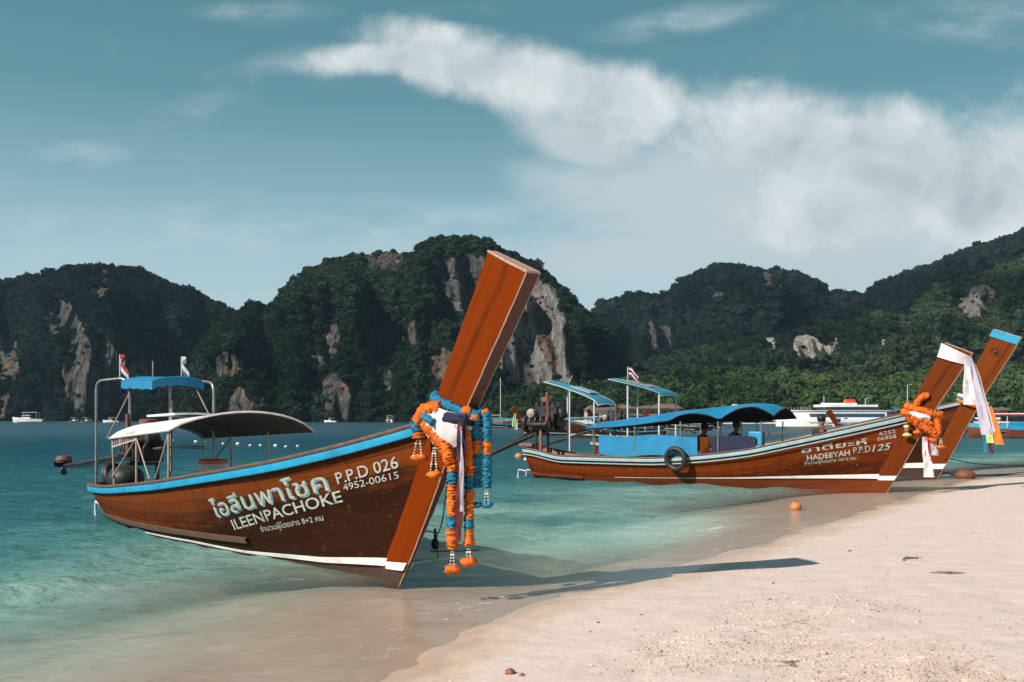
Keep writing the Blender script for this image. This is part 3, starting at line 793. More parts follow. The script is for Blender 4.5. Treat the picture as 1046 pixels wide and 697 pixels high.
hill('hill_west', 640, 770, [(-160, 310), (-90, 290), (-40, 280), (0, 283), (30, 281), (50, 275), (75, 270), (100, 269), (130, 271), (160, 281), (190, 292), (215, 303), (240, 315), (262, 324), (300, 350), (345, 425)],
     [(62, 325, 20, 18, 10, .1), (8, 362, 13, 26, 0, .7), (80, 375, 17, 42, 0, .1), (112, 385, 13, 40, 0, .05), (95, 408, 14, 20, 0, .1), (5, 415, 9, 14, 0, .9), (38, 420, 6, 14, 0, .6), (105, 290, 7, 18, 8, .1)],
     2.4, 2.75, DARK, expo=0.50, seed=100, fname='hill_forest')
hill('hill_centre', 470, 600, [(186, 436), (194, 400), (199, 368), (206, 348), (222, 328), (240, 317), (250, 310), (262, 308), (274, 312), (283, 304), (290, 295), (300, 283), (320, 272), (345, 262), (380, 256), (400, 254), (415, 257), (435, 244), (455, 239), (475, 239), (495, 241), (515, 252), (540, 262), (562, 280), (580, 298), (600, 318), (620, 340), (634, 360), (648, 388), (662, 428)],
     [(546, 346, 44, 70, -14, -.5), (520, 330, 22, 50, -12, .25), (562, 392, 32, 38, 0, -.45), (556, 345, 7, 48, -16, .9), (536, 372, 6, 36, -14, .8), (478, 290, 30, 30, -30, .05), (452, 372, 16, 17, 0, .9), (338, 348, 9, 22, 10, .9), (322, 370, 12, 10, 0, .2), (233, 372, 17, 15, -25, .8), (242, 412, 16, 17, 0, .5), (345, 408, 14, 30, -15, .1), (398, 268, 14, 12, 0, .5), (376, 266, 8, 12, 0, .3), (396, 384, 5, 16, 0, .3), (246, 312, 5, 9, 0, .4), (425, 340, 8, 14, 0, .2), (445, 420, 10, 9, 0, .3)],
     1.9, 2.15, MIDT, expo=0.58, seed=200, fname='hill_forest')
hill('hill_north', 720, 930, [(520, 370), (560, 340), (598, 319), (615, 308), (635, 300), (655, 298), (672, 300), (685, 291), (705, 279), (725, 270), (740, 267), (770, 270), (800, 275), (825, 281), (838, 288), (850, 297), (866, 296), (885, 296), (890, 290), (905, 283), (925, 277), (945, 270), (970, 262), (1000, 248), (1030, 238), (1046, 233), (1100, 219), (1180, 205), (1260, 200)],
     [(668, 340, 9, 18, 0, .05), (680, 345, 7, 14, 0, .05), (785, 285, 5, 9, -20, .2), (797, 294, 4, 6, 0, .2), (735, 302, 8, 5, 0, .1)],
     2.8, 3.3, ((0.006, 0.012, 0.013), (0.020, 0.034, 0.029)), expo=0.55, seed=300, fname='hill_forest')  # cloud shadow on this back hill is coloured into its dark bluish tints
hill('hill_east', 480, 660, [(545, 430), (590, 405), (640, 378), (680, 364), (720, 352), (760, 346), (800, 340), (850, 330), (880, 324), (905, 318), (930, 323), (945, 302), (960, 291), (975, 286), (1000, 278), (1046, 263), (1110, 245), (1200, 225), (1280, 215)],
     [(788, 347, 6, 16, 0, -1), (828, 355, 20, 13, 8, -1), (851, 354, 7, 10, 0, -1), (994, 314, 14, 14, 15, -.5), (1003, 299, 17, 8, 0, .3), (905, 349, 5, 5, 0, -1)],
     2.3, 2.6, EAST, expo=0.66, seed=400, fname='hill_forest')
hill('shore_slope', 335, 440, [(470, 430), (486, 420), (500, 409), (520, 399), (545, 393), (575, 389), (590, 393), (620, 386), (650, 381), (700, 378), (760, 375), (820, 379), (880, 386), (940, 377), (1000, 373), (1046, 371), (1120, 368), (1250, 360)],
     [], 2.0, 2.15, LITE, rows=40, expo=0.75, crown_drop=7.0, seed=500, fname='shore_forest')
# ------------------------------------------------------------------ longtail boats
class Hull:
    """x forward from the foot of the stem, y to port, z up from the water"""
    def __init__(s, L, top, sheer, wx=(.43, .62), ztb=.27, z0=-.05, bs=1.0, tf=.075):
        s.L = L; s.top = top; s.sheer = sheer; s.wx = wx; s.ztb = ztb; s.z0 = z0; s.bs = bs; s.tf = tf
        s.xe = s.xb(sheer[-1][1]) + .04
    def xf(s, z): return s.top[0] * (z - s.z0) / (s.top[1] - s.z0)
    def xb(s, z):
        a = s.xf(.2) - s.wx[0]; zt = s.top[1] + s.ztb; b = s.top[0] - s.wx[1]
        return a + (b - a) * (z - .2) / (zt - .2)
    def zsh(s, X): return interp(X, [p[0] for p in s.sheer], [p[1] for p in s.sheer])
    def zk(s, q): return interp(q, [0, .1, .35, .7, .93, 1], [-.02, -.15, -.3, -.3, -.15, s.z0])
    def B(s, q): return s.bs * interp(q, [0, .03, .1, .3, .5, .68, .82, .92, 1], [.40, .5, .6, .84, .93, .86, .62, .33, .05])
    def P(s, q, v):
        q = np.asarray(q, float); v = np.asarray(v, float)
        z1 = s.z0 + (s.sheer[-1][1] - s.z0) * v
        xs = -s.L - .25 * v + .12
        X = xs + (s.xb(z1) + .04 - xs) * q
        zk = s.zk(q); zs = s.zsh(xs * (1 - q) + s.xe * q)
        p = interp(q, [0, .3, .6, .85, 1], [.42, .36, .42, .62, .5])
        return X, s.B(q) * np.clip(v, 1e-6, 1) ** p, zk + (zs - zk) * v
    def at(s, X, z):
        """half breadth, q and v of the side at x, z"""
        q, v = .5, .6
        for _ in range(60):
            z1 = s.z0 + (s.sheer[-1][1] - s.z0) * v
            xs = -s.L - .25 * v + .12; xe = s.xb(z1) + .04
            q = min(1.0, max(0.0, (X - xs) / (xe - xs)))
            zk = float(s.zk(q)); zs = float(s.zsh(xs * (1 - q) + s.xe * q))
            v = .5 * v + .5 * min(1.05, max(0.0, (z - zk) / (zs - zk)))
        return float(s.P(q, v)[1]), q, v
    def edge(s, q):
        X, Y, Z = s.P(q, 1.0); return float(X), float(Y), float(Z)

def hull_mesh(name, h, mats, parent, stripe=None, nq=64, nv=22):
    q = np.concatenate([np.linspace(0, .12, 10)[:-1], np.linspace(.12, .8, nq - 24), np.linspace(.8, 1, 16)[1:]])
    v = np.linspace(0, 1, nv) ** 1.5
    Q, Vv = np.meshgrid(q, v, indexing='ij')
    X, Y, Z = h.P(Q, Vv)
    n, m = X.shape
    vs = np.concatenate([np.stack([X, -Y, Z], -1).reshape(-1, 3), np.stack([X, Y, Z], -1).reshape(-1, 3)])
    g = grid_faces(n, m); b = n * m
    f1 = g[:, ::-1]; f2 = g + b
    j = np.arange(m - 1)
    tr = np.stack([j, j + 1, b + j + 1, b + j], -1)              # transom
    faces = np.concatenate([f1, f2, tr[:, ::-1]])
    zc = vs[faces][:, :, 2].mean(1); xc = vs[faces][:, :, 0].mean(1)
    at_ = {'zrel': vs[:, 2] - np.array([stripe(x) for x in vs[:, 0]])} if stripe else None
    o = np_mesh(name, vs, faces, None, True, attrs=at_, mats=mats[:1])
    uvl = o.data.uv_layers.new(name='UVMap')
    lv = np.empty(len(o.data.loops), np.int32); o.data.loops.foreach_get('vertex_index', lv)
    U = np.concatenate([X.reshape(-1), X.reshape(-1) + 3.3]); Wv = np.concatenate([Vv.reshape(-1)] * 2)
    uvl.data.foreach_set('uv', np.stack([U[lv], Wv[lv]], -1).astype(np.float32).ravel())
    o.parent = parent
    o.data.set_sharp_from_angle(angle=R(50))
    return o
def rim_path(h, n=60, v=1.0):
    q = np.concatenate([np.linspace(1, .12, n), np.linspace(.12, 0.02, 10)[1:]])
    X, Y, Z = h.P(q, np.full_like(q, v))
    st = [(x, -y, z) for x, y, z in zip(X, Y, Z)]; pt = [(x, y, z) for x, y, z in zip(X, Y, Z)][::-1]
    x0, y0, z0 = [float(a) for a in h.P(0.0, v)]
    mid = [(x0 - .02 * math.cos(t * math.pi / 2) + 0.0, y0 * t, z0) for t in np.linspace(-.9, .9, 9)]
    pts = st + mid + pt
    out = []
    for i, p in enumerate(pts):
        a = pts[max(0, i - 1)]; b = pts[min(len(pts) - 1, i + 1)]
        d = Vector((b[0] - a[0], b[1] - a[1])); d.normalize()
        out.append((p, (d.y, -d.x) if True else None))
    # outward: away from the centre line / aft
    res = []
    for p, nr in out:
        s = 1 if (nr[1] * p[1] + nr[0] * (p[0] + h.L * 0.45) * 0.2) > 0 else -1
        res.append((p, (nr[0] * s, nr[1] * s)))
    return res
def stem_mesh(h, parent, mat, dark, cap_mat, worn=None, stripe=None):
    n = 46; rows = []; rs_ = random.Random(int(h.L * 100))
    for i in range(n):
        t = i / (n - 1)
        zf = h.z0 + (h.top[1] - h.z0) * t; zb = h.z0 + (h.top[1] + h.ztb - h.z0) * t
        k = .72 + .28 * t
        xf, xb = h.xf(zf), h.xb(zb)
        tf, tb, tm = h.tf * (.22 + .78 * min(1.0, max(0.0, (t - .12) / .5))) * k, .03 + .012 * t, h.tf * (.75 + .3 * min(1.0, t / .5)) * k
        prof = [(xf, zf, -tf), (xf + (xb - xf) * .45, zf + (zb - zf) * .45, -tm), (xb, zb, -tb), (xb, zb, tb), (xf + (xb - xf) * .45, zf + (zb - zf) * .45, tm), (xf, zf, tf)]
        bow = .030 * math.sin(math.pi * t) - .018 * math.sin(2.6 * math.pi * t)
        rows.append([Vector((x - bow + rs_.uniform(-.004, .004), y + rs_.uniform(-.0025, .0025), z)) for x, z, y in prof])
    b = MB(); m = len(rows[0])
    vs = [p for r in rows for p in r]
    fs = [(i * m + j, i * m + j + 1, (i + 1) * m + j + 1, (i + 1) * m + j) for i in range(n - 1) for j in range(m - 1)]
    fs.append(tuple(range(m)))
    fs.append(tuple((n - 1) * m + j for j in range(m)))
    fs += [(i * m + 5, i * m, (i + 1) * m, (i + 1) * m + 5) for i in range(n - 1)]
    b.add(vs, fs)
    st = b.build('stem_post', mat, parent, smooth=35)
    if stripe:
        a_ = st.data.attributes.new('zrel', 'FLOAT', 'POINT')
        a_.data.foreach_set('value', np.array([v.co.z - stripe(v.co.x) for v in st.data.vertices], np.float32))
    # the narrow front of the post has its shade painted on as a dark strip, a little proud
    f = MB()
    f.sheet([[r[0] * .93 + r[5] * .07 + Vector((.006, 0, -.004)), r[5] * .93 + r[0] * .07 + Vector((.006, 0, -.004))] for r in rows], .008)
    f.build('stem_front_shade', dark, st)
    # end grain slab
    top = rows[-1]; ax = Vector((h.top[0], 0, h.top[1] - h.z0)).normalized()
    lo = [p + ax * .002 for p in top]; ctr = sum(top, Vector()) / 6
    hi = [ctr + (p - ctr) * 1.03 + ax * .022 for p in top]; lo = [ctr + (p - ctr) * 1.03 + ax * .002 for p in top]
    c = MB(); c.add(lo + hi, [tuple(range(5, -1, -1)), tuple(range(6, 12))] + [(j, (j + 1) % 6, 6 + (j + 1) % 6, 6 + j) for j in range(6)])
    c.build('stem_top', cap_mat, st)
    if worn:
        for k in (0, 5):
            w = MB(); w.tube([r[k] + Vector((.002, 0, 0)) for r in rows], .008, 6); w.build('worn_edge', worn, st)
        w = MB(); w.tube([top[j] + ax * .012 for j in (0, 1, 2, 3, 4, 5, 0)], .013, 6); w.build('worn_rim', worn, st)
    return st, rows
def stripe_mesh(h, lo, hi, mat, parent, q0=.3):
    for side in (-1, 1):
        b = MB(); rows = []
        for q in np.linspace(q0, 1, 46):
            r = []
            for k in (0, .5, 1):
                X = None
                v = .2
                for _ in range(14):
                    X, Y, Z = h.P(q, v)
                    z = lo(float(X)) + (hi(float(X)) - lo(float(X))) * k
                    zk = float(h.zk(q)); zs = float(h.zsh(float(X)))
                    v = max(.01, (z - zk) / (zs - zk))
                X, Y, Z = h.P(q, v)
                r.append((float(X), side * (float(Y) + .007), float(Z)))
            rows.append(r)
        xr = rows[-1][0][0]
        for X in np.linspace(xr + .05, xr + .75, 9):
            r = []
            for k in (0, .5, 1):
                z = lo(X) + (hi(X) - lo(X)) * k
                xx = min(X, float(h.xf(z)) + .004)
                r.append((xx, side * (h.tf * .72 + .004) * (1 - .55 * max(0.0, (xx - xr - .25) / .5)), z))
            rows.append(r)
            if X > h.xf(hi(X)): break
        b.sheet(rows, .006); b.build('waterline_stripe', mat, parent, smooth=60)
def flat_text(body, shear=0.0, bold=0.0):
    c = bpy.data.curves.new('lettering', 'FONT'); c.body = body; c.offset = bold; c.resolution_u = 3; c.shear = shear
    o = bpy.data.objects.new('lettering', c); COL.objects.link(o)
    dg = bpy.context.evaluated_depsgraph_get()
    me = bpy.data.meshes.new_from_object(o.evaluated_get(dg))
    vs = [v.co.copy() for v in me.vertices]; fs = [tuple(p.vertices) for p in me.polygons]
    bpy.data.objects.remove(o); bpy.data.curves.remove(c); bpy.data.meshes.remove(me)
    return vs, fs
def hull_text(h, body, X0, z0, X1, z1, cap, mat, parent, off=.010, shift=(0, 0), shear=0.0, bold=0.0):
    vs, fs = flat_text(body, shear, bold)
    w0 = min(v.x for v in vs); w1 = max(v.x for v in vs)
    cache = {}
    xs = sorted(set(round(v.x, 3) for v in vs)); gaps = []
    # one mesh per word
    ivs = sorted((min(vs[i].x for i in f), max(vs[i].x for i in f)) for f in fs); reach = ivs[0][1]
    for lo_, hi_ in ivs:
        if lo_ - reach > .19: gaps.append((lo_ + reach) / 2)
        reach = max(reach, hi_)
    groups = {}
    for f in fs: groups.setdefault(sum(vs[f[0]].x > g for g in gaps), []).append(f)
    for k in sorted(groups):
        ids = sorted(set(i for f in groups[k] for i in f)); re_ = {i: n for n, i in enumerate(ids)}; out = []
        for i in ids:
            v = vs[i]; t = (v.x - w0) / (w1 - w0)
            X = X0 + (X1 - X0) * t + shift[0]; z = z0 + (z1 - z0) * t + v.y * cap / .70 + shift[1]
            key = (round(X, 3), round(z, 3))
            if key not in cache: cache[key] = h.at(X, z)[0]
            out.append((X, -(cache[key] + off), z))
        me = bpy.data.meshes.new('lettering'); me.from_pydata(out, [], [tuple(re_[i] for i in f) for f in groups[k]]); me.materials.append(mat)
        o = bpy.data.objects.new('lettering', me); COL.objects.link(o); o.parent = parent
def barrel(xr, xf, half, eave, crown, nx=14, ny=13, skew=lambda t, y: 0.0, sag=0.0):
    """arched roof rows from rear to front; eave/crown are functions of t"""
    rows = []
    for i in range(nx):
        t = i / (nx - 1); r = []
        for j in range(ny):
            y = -half + 2 * half * j / (ny - 1); k = max(0.0, 1 - (y / half) ** 2)
            wig = sag * math.sin(t * math.pi * 3) ** 2 * -1
            r.append((xr + (xf - xr) * t + skew(t, y), y, eave(t) + (crown(t) - eave(t)) * k ** .8 + wig))
        rows.append(r)
    return rows
def two_sided_roof(name, rows, top, under, trim, parent):
    b = MB(); b.sheet(rows, .012); o = b.build(name, top, parent, smooth=50)
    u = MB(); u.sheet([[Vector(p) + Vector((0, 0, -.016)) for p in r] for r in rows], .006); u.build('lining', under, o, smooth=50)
    t = MB()
    t.tube([Vector(p) for p in rows[-1]], .017, 6); t.tube([Vector(p) for p in rows[0]], .017, 6)
    t.tube([Vector(r[0]) for r in rows], .014, 6); t.tube([Vector(r[-1]) for r in rows], .014, 6)
    t.build('hem', trim, o, smooth=60)
    return o
def post(parent, a, b, r=.022, mat=None, name='canopy_post', n=8):
    m = MB(); m.tube([a, b], r, n); return m.build(name, mat or M['pipe'], parent, smooth=60)
def curve_post(parent, pts, r=.022, mat=None, name='canopy_post'):
    # round the corners
    P = [Vector(p) for p in pts]; out = [P[0]]
    for i in range(1, len(P) - 1):
        a, b, c = P[i - 1], P[i], P[i + 1]
        d = min(.16, (a - b).length * .45, (c - b).length * .45)
        p0 = b + (a - b).normalized() * d; p1 = b + (c - b).normalized() * d
        for k in range(6):
            t = k / 5; out.append(p0 * (1 - t) ** 2 + b * 2 * t * (1 - t) + p1 * t * t)
    out.append(P[-1])
    m = MB(); m.tube(out, r, 8); return m.build(name, mat or M['pipe'], parent, smooth=60)
def engine(parent, c, shaft_end, handle_end, scale=1.0, prop_guard=True):
    """car engine on a pivot, long propeller shaft aft, steering bar forward"""
    c = Vector(c); s = scale
    e = MB()
    e.box(c + Vector((0, 0, .02)) * s, (.62 * s, .40 * s, .34 * s)); e.box(c + Vector((.05, 0, .26)) * s, (.50 * s, .22 * s, .18 * s))
    e.lathe(c + Vector((-.46, 0, .0)) * s, [(.20 * s, 0), (.20 * s, .04 * s), (.14 * s, .09 * s), (.14 * s, .16 * s)], 16, 'X')
    e.lathe(c + Vector((.32, 0, .03)) * s, [(.15 * s, 0), (.17 * s, .02 * s), (.17 * s, .07 * s), (.1 * s, .08 * s)], 16, 'X')
    for i in range(4):
        e.tube([c + Vector((-.2 + .13 * i, -.2, .12)) * s, c + Vector((-.2 + .13 * i, -.31, .10)) * s, c + Vector((-.2 + .13 * i, -.33, -.02)) * s], .03 * s, 8)
        e.box(c + Vector((-.2 + .13 * i, -.02, .38)) * s, (.07 * s, .09 * s, .08 * s))
    e.tube([c + Vector((-.25, -.33, -.03)) * s, c + Vector((.22, -.33, -.03)) * s], .045 * s, 8)
    o = e.build('engine', M['engine'], parent, smooth=40, bevel=.012)
    f = MB(); f.lathe(c + Vector((.02, .05, .43)) * s, [(.02, 0), (.15 * s, .01), (.15 * s, .09 * s), (.12 * s, .11 * s), (.02, .115 * s)], 18); f.build('air_filter', M['rust'], o, smooth=40)
    f = MB(); f.lathe(c + Vector((-.18, -.22, .20)) * s, [(.03, .08 * s), (.07 * s, .07 * s), (.10 * s, -.03 * s), (.09 * s, -.11 * s), (.02, -.15 * s)], 14, 'Y'); f.build('fan_cowl', M['pipe_tan'], o, smooth=40)
    t = MB(); t.lathe(c + Vector((.33, .0, .19)) * s, [(.09 * s, -.12 * s), (.12 * s, -.10 * s), (.12 * s, .10 * s), (.09 * s, .12 * s)], 14, 'Y'); t.build('fuel_tank', M['engine'], o, smooth=40)
    ex = MB(); ex.tube([c + Vector((.2, -.33, 0)) * s, c + Vector((.28, -.36, .2)) * s, c + Vector((.24, -.36, .62)) * s], [.035 * s] * 3, 8); ex.build('exhaust', M['rust'], o, smooth=60)
    a = Vector(shaft_end); d = (a - c); u = d.normalized()
    sh = MB(); sh.tube([c - u * .1, c + u * .5], .075 * s, 10); sh.tube([c + u * .4, a], .042 * s, 10); sh.tube([c + u * .5 + Vector((0, 0, -.07)), a - u * .5 + Vector((0, 0, -.07))], .018, 6)
    so = sh.build('propeller_shaft', M['engine'], o, smooth=60)
    p = MB(); side = u.cross(Vector((0, 0, 1))).normalized(); up = side.cross(u)
    for k in range(3):
        th = 2 * math.pi * k / 3 + .5; dd = side * math.cos(th) + up * math.sin(th); ee = u.cross(dd)
        p.sheet([[a + dd * r - ee * w + u * .05, a + dd * r + ee * w - u * .05] for r, w in ((.02, .03), (.09, .075), (.15, .085), (.19, .03))], .008)
    p.lathe(a, [(.035, -.06), (.045, 0), (.03, .06)], 10, 'X')
    p.build('propeller', M['engine'], so, smooth=40)
    if prop_guard:
        g = MB(); g.lathe(a + u * -.02 + Vector((0, 0, .14)), [(.01, -.07), (.15, -.06), (.17, 0), (.13, .07), (.01, .08)], 12); g.build('spray_guard', M['rust'], so, smooth=40)
    hnd = MB(); hnd.tube([c + Vector((.25, 0, .05)) * s, (c + Vector(handle_end)) / 2 + Vector((0, 0, .05)), handle_end], .024, 8); hnd.build('steering_bar', M['pipe'], o, smooth=60)
    fr = MB()
    for y in (-.24, .24): fr.bar(c + Vector((-.1, y, -.2)) * s, c + Vector((-.1, y, -.65)) * s, .06, .05)
    fr.bar(c + Vector((-.1, -.27, -.2)) * s, c + Vector((-.1, .27, -.2)) * s, .07, .05)
    fr.build('engine_mount', M['engine'], o)
    return o
def inside(h, parent, deck_mat, inner_mat, zdeck=.42, seats=()):
    q = np.linspace(.015, .93, 40)
    b = MB(); rows = []
    for side in (-1, 1):
        rows = []
        for a in q:
            zk = float(h.zk(a)); r = []
            xs0 = -h.L + .12
            X1, Y1, Z1 = h.P(a, 1.0)
            for v in (.38, .55, .75, 1.0):
                X, Y, Z = h.P(a, v); r.append((float(X) + .05 * (1 - a), side * max(.004, float(Y) - .045), float(Z)))
            rows.append(r)
        b.sheet(rows, .01)
    b.build('hull_lining', inner_mat, parent, smooth=60)
    d = MB(); rows = []
    for a in q:
        X, Y, Z = h.P(a, .40); y = max(.01, float(Y) - .04); rows.append([(float(X) + .04, -y, float(Z)), (float(X) + .04, 0, float(Z) + .015), (float(X) + .04, y, float(Z))])
    d.sheet(rows, .03); d.build('deck', deck_mat, parent)
    for x in seats:
        zs = float(h.zsh(x)); y = h.at(x, zs - .18)[0] - .05
        s_ = MB(); s_.box((x, 0, zs - .16), (.30, 2 * y, .04)); s_.build('thwart', deck_mat, parent, bevel=.006)
def flag(parent, base, hgt, w, hh, mats, ang=0.4, droop=.25, pole=.010):
    p = MB(); p.tube([base, (base[0], base[1], base[2] + hgt)], pole, 6); po = p.build('flag_pole', M['pipe_pale'], parent)
    ca, sa = math.cos(ang), math.sin(ang); z0 = base[2] + hgt
    def pt(u, v): return (base[0] + ca * u * w + .04 * math.sin(u * 6 + v) * sa, base[1] + sa * u * w + .05 * math.sin(u * 7), z0 - v * hh - droop * u * u * w)
    lo = 0
    for frac, m in mats:
        b = MB(); b.sheet([[pt(i / 8, lo + frac * k) for k in (0, .5, 1)] for i in range(9)], .004); b.build('flag_band', m, po, smooth=60); lo += frac
    return po
THAI = lambda: [(1 / 6, M['flag_red']), (1 / 6, M['flag_white']), (1 / 3, M['flag_blue']), (1 / 6, M['flag_white']), (1 / 6, M['flag_red'])]

def base_boat(name, h, loc, rz, mats, stripe=None, seats=(-6, -4.4, -2.8), rub=True, worn=True, splash=None):
    root = empty(name, loc, rz)
    lo, hi = stripe if stripe else (None, None)
    hull_mesh('hull', h, [mats['hull'], mats['bottom']], root, lo)
    inside(h, root, M['deck'], mats.get('inner', M['deck']), seats=seats)
    stem_mesh(h, root, mats['stem'], M['stem_dark'], mats.get('stem_top', M['end_grain']), M['worn'] if worn else None, lo)
    path = rim_path(h)
    b = MB(); b.sweep(path, [(-.07, .0), (.03, .0), (.035, .022), (.022, .042), (-.065, .042)]); b.build('gunwale', mats['cap'], root, smooth=30)
    b = MB(); b.sweep(path, [(.0, -.100), (.030, -.094), (.036, -.055), (.030, -.010), (.0, -.004)]); b.build('rub_rail', mats['rail'], root, smooth=30)
    if rub and 'rail_low' in mats:
        b = MB(); b.sweep(path, [(.0, -.178), (.022, -.175), (.022, -.150), (.0, -.146)]); b.build('lower_rail', mats['rail_low'], root, smooth=30)
    if stripe: stripe_mesh(h, lo, hi, M['white'], root)
    if splash:
        for side in (-1, 1):
            rows = []
            for X in np.linspace(splash[0], splash[1], 26):
                t = (X - splash[0]) / (splash[1] - splash[0]); z = splash[2] + (splash[3] - splash[2]) * t
                y = h.at(X, z)[0]; y2 = h.at(X, z + .07)[0]
                rows.append([(X, side * (y + .0), z), (X, side * (y + .05), z + .01), (X, side * (y2 + .045), z + .07), (X, side * (y2), z + .08)])
            b = MB(); b.sheet(rows, .012); b.build('splash_strake', mats.get('splash', M['cap_wood']), root, smooth=40)
    # rudder irons at the stern
    b = MB()
    b.tube([(-h.L - .12, -.22, .22), (-h.L - .38, -.22, .26), (-h.L - .42, -.22, .05), (-h.L - .30, -.22, -.12)], .022, 8)
    b.tube([(-h.L - .12, .12, .22), (-h.L - .30, .12, .24), (-h.L - .34, .12, .05)], .022, 8)
    b.build('stern_bracket', M['pipe_pale'], root, smooth=60)
    return root

def lerp_fn(xs, ys): return lambda X: float(np.interp(X, xs, ys))

# --- the near boat
H1 = Hull(9.6, (2.228, 3.13), [(-9.7, .60), (-9.18, .603), (-5.6, .821), (-3.38, 1.05), (-1.86, 1.241), (-.8, 1.423), (.05, 1.608), (.58, 1.739)])
near = base_boat('longtail_boat', H1, (-1.23, 10.88, 0), math.atan2(-.774, .633),
    dict(hull=M['hull_near'], bottom=M['bottom'], stem=M['stem_near'], cap=M['cap_wood'], rail=M['blue'], inner=M['deck']),
    stripe=(lerp_fn([-9, -4.4, -3, -1.4, -.2, .3], [-.02, .05, .035, .06, .14, .16]), lerp_fn([-9, -4.4, -3, -1.4, -.2, .3], [-.015, .075, .065, .12, .22, .25])),
    seats=(-8.2, -6.6, -5.2, -3.6, -2.2), splash=(-9.5, -2.75, .03, .20))
tag(near, 'dark varnished longtail boat with a bright blue rail and grey arched awning, nearest the camera', 'boat', 'longtail boats')
for dx, dz, mt, off in ((.022, -.016, M['text_shadow'], .007), (0, 0, M['text'], .011)):
    hull_text(H1, 'ไอลีนพาโชค', -3.33, .50, -.86, .985, .205, mt, near, off, (dx, dz), bold=.004)
hull_text(H1, 'ILEENPACHOKE', -2.95, .365, -.70, .86, .130, M['text'], near, .011, bold=.010)
hull_text(H1, 'P.P.D 026', -.70, 1.06, .19, 1.275, .125, M['text'], near, .011, bold=.008)
hull_text(H1, '4952-00615', -.64, .985, .165, 1.158, .075, M['text'], near, .011)
hull_text(H1, 'จำนวนผู้โดยสาร 8+2 คน', -2.36, .385, -1.1, .62, .066, M['text'], near, .010)
# low awning
rows = barrel(-7.35, -4.1, .80, lambda t: 1.47 + .15 * t, lambda t: 1.72 + .17 * t, skew=lambda t, y: t * (.80 * y + .25 * (1 - (y / .8) ** 2)))
two_sided_roof('awning', rows, M['canopy_white'], M['canopy_grey'], M['canopy_trim'], near)
b = MB(); b.sheet([[(-6.9, y, 1.845 - .12 * (y + .1) ** 2) for y in (-.35, 0, .35)], [(-5.7, y, 1.875 - .12 * (y + .1) ** 2) for y in (-.35, 0, .35)]], .03)
b.build('roof_board', M['white'], near)
for X, z in ((-7.3, 1.47), (-6.17, 1.53), (-4.83, 1.62)):
    for y in (-.76, .76):
        yb = math.copysign(min(.76, H1.at(X, float(H1.zsh(X)))[0] - .05), y)
        post(near, (X, yb, float(H1.zsh(X)) - .12), (X, y, z), .018, M['pipe_tan'] if y < 0 else M['pipe'])
    hoop = MB(); hoop.tube([(X, -.76 + 1.52 * k / 12, z - .03 + (.245) * max(0.0, 1 - ((k - 6) / 6) ** 2) ** .8) for k in range(13)], .014, 6); hoop.build('awning_hoop', M['pipe'], near, smooth=60)
for a, b_ in (((-7.3, -.76, .85), (-6.17, -.76, 1.5)), ((-6.17, -.76, 1.5), (-5.6, -.76, .9)), ((-4.83, -.76, 1.58), (-5.35, -.76, .93)), ((-7.3, .76, .85), (-6.17, .76, 1.5))):
    post(near, a, b_, .013, M['pipe_tan'], 'brace')
b = MB()
for k in range(13): b.box((-7.25 + k * .085 * 1.0, -.765, 1.41 + .011 * k), (.018, .012, .15))
b.bar((-7.3, -.765, 1.335), (-6.15, -.765, 1.48), .02, .02)
b.build('side_slats', M['canopy_trim'], near)
# tall frame over the engine and its blue top
curve_post(near, [(-9.02, -.50, .55), (-9.02, -.50, 2.46), (-8.45, -.18, 2.50), (-8.35, -.14, 2.25), (-8.35, -.14, .6)], .024, M['pipe'], 'roof_frame')
curve_post(near, [(-8.5, .62, .75), (-8.5, .62, 2.40)], .024, M['pipe'], 'roof_frame')
curve_post(near, [(-6.55, .62, .9), (-6.55, .62, 2.38), (-6.95, .60, 2.42)], .024, M['pipe'], 'roof_frame')
post(near, (-8.35, -.14, 2.25), (-8.75, -.4, 1.45), .012, M['pipe_tan'], 'brace')
post(near, (-7.0, .5, 2.30), (-6.6, .62, 1.75), .010, M['pipe_tan'], 'brace')
rows = barrel(-8.5, -6.98, .43, lambda t: 2.46 - .05 * t, lambda t: 2.53 - .05 * t, nx=8, ny=11)
rows = [[(x, y + .21, z) for x, y, z in r] for r in rows]
rf = two_sided_roof('engine_roof', rows, M['tarp'], M['canopy_dark'], M['tarp'], near)
b = MB()
rim = [r[0] for r in rows] + [rows[-1][j] for j in range(1, 11)]
b.sheet([[Vector(p) + Vector((0, -.012, .0)), Vector(p) + Vector((0, -.016, -.13 - .018 * (i % 2)))] for i, p in enumerate(rim)], .008); b.build('valance', M['tarp'], rf)
b = MB(); b.sheet([[(-8.0, y, 2.33), (-7.2, y, 2.30)] for y in (.0, .45)], .02); b.build('inner_shelf', M['deck'], rf)
flag(near, (-8.62, -.22, 2.46), .46, .15, .17, [(.5, M['flag_red']), (.5, M['flag_white'])], .5, 1.9, .012)
flag(near, (-7.25, .35, 2.50), .34, .15, .16, [(.5, M['flag_white']), (.5, M['canopy_grey'])], .3, 1.8, .010)
post(near, (-7.9, .1, 2.5), (-7.9, .1, 2.78), .010, M['pipe_tan'], 'mast')
engine(near, (-8.15, .05, 1.22), (-12.9, .0, .80), (-5.6, .1, 1.35), 1.05)
for (x, y, rx, tilt) in ((-8.75, -.30, .23, .5), (-8.45, -.36, .22, .75)):
    b = MB(); b.torus((x, y, .80), .20, .055, (math.cos(tilt), .5, .35)); b.build('tyre_stow', M['black'], near, smooth=60)
b = MB(); b.ball((-7.75, -.40, .80), .30, 16, .75); b.build('black_cushion', M['black'], near, smooth=60)
b = MB()
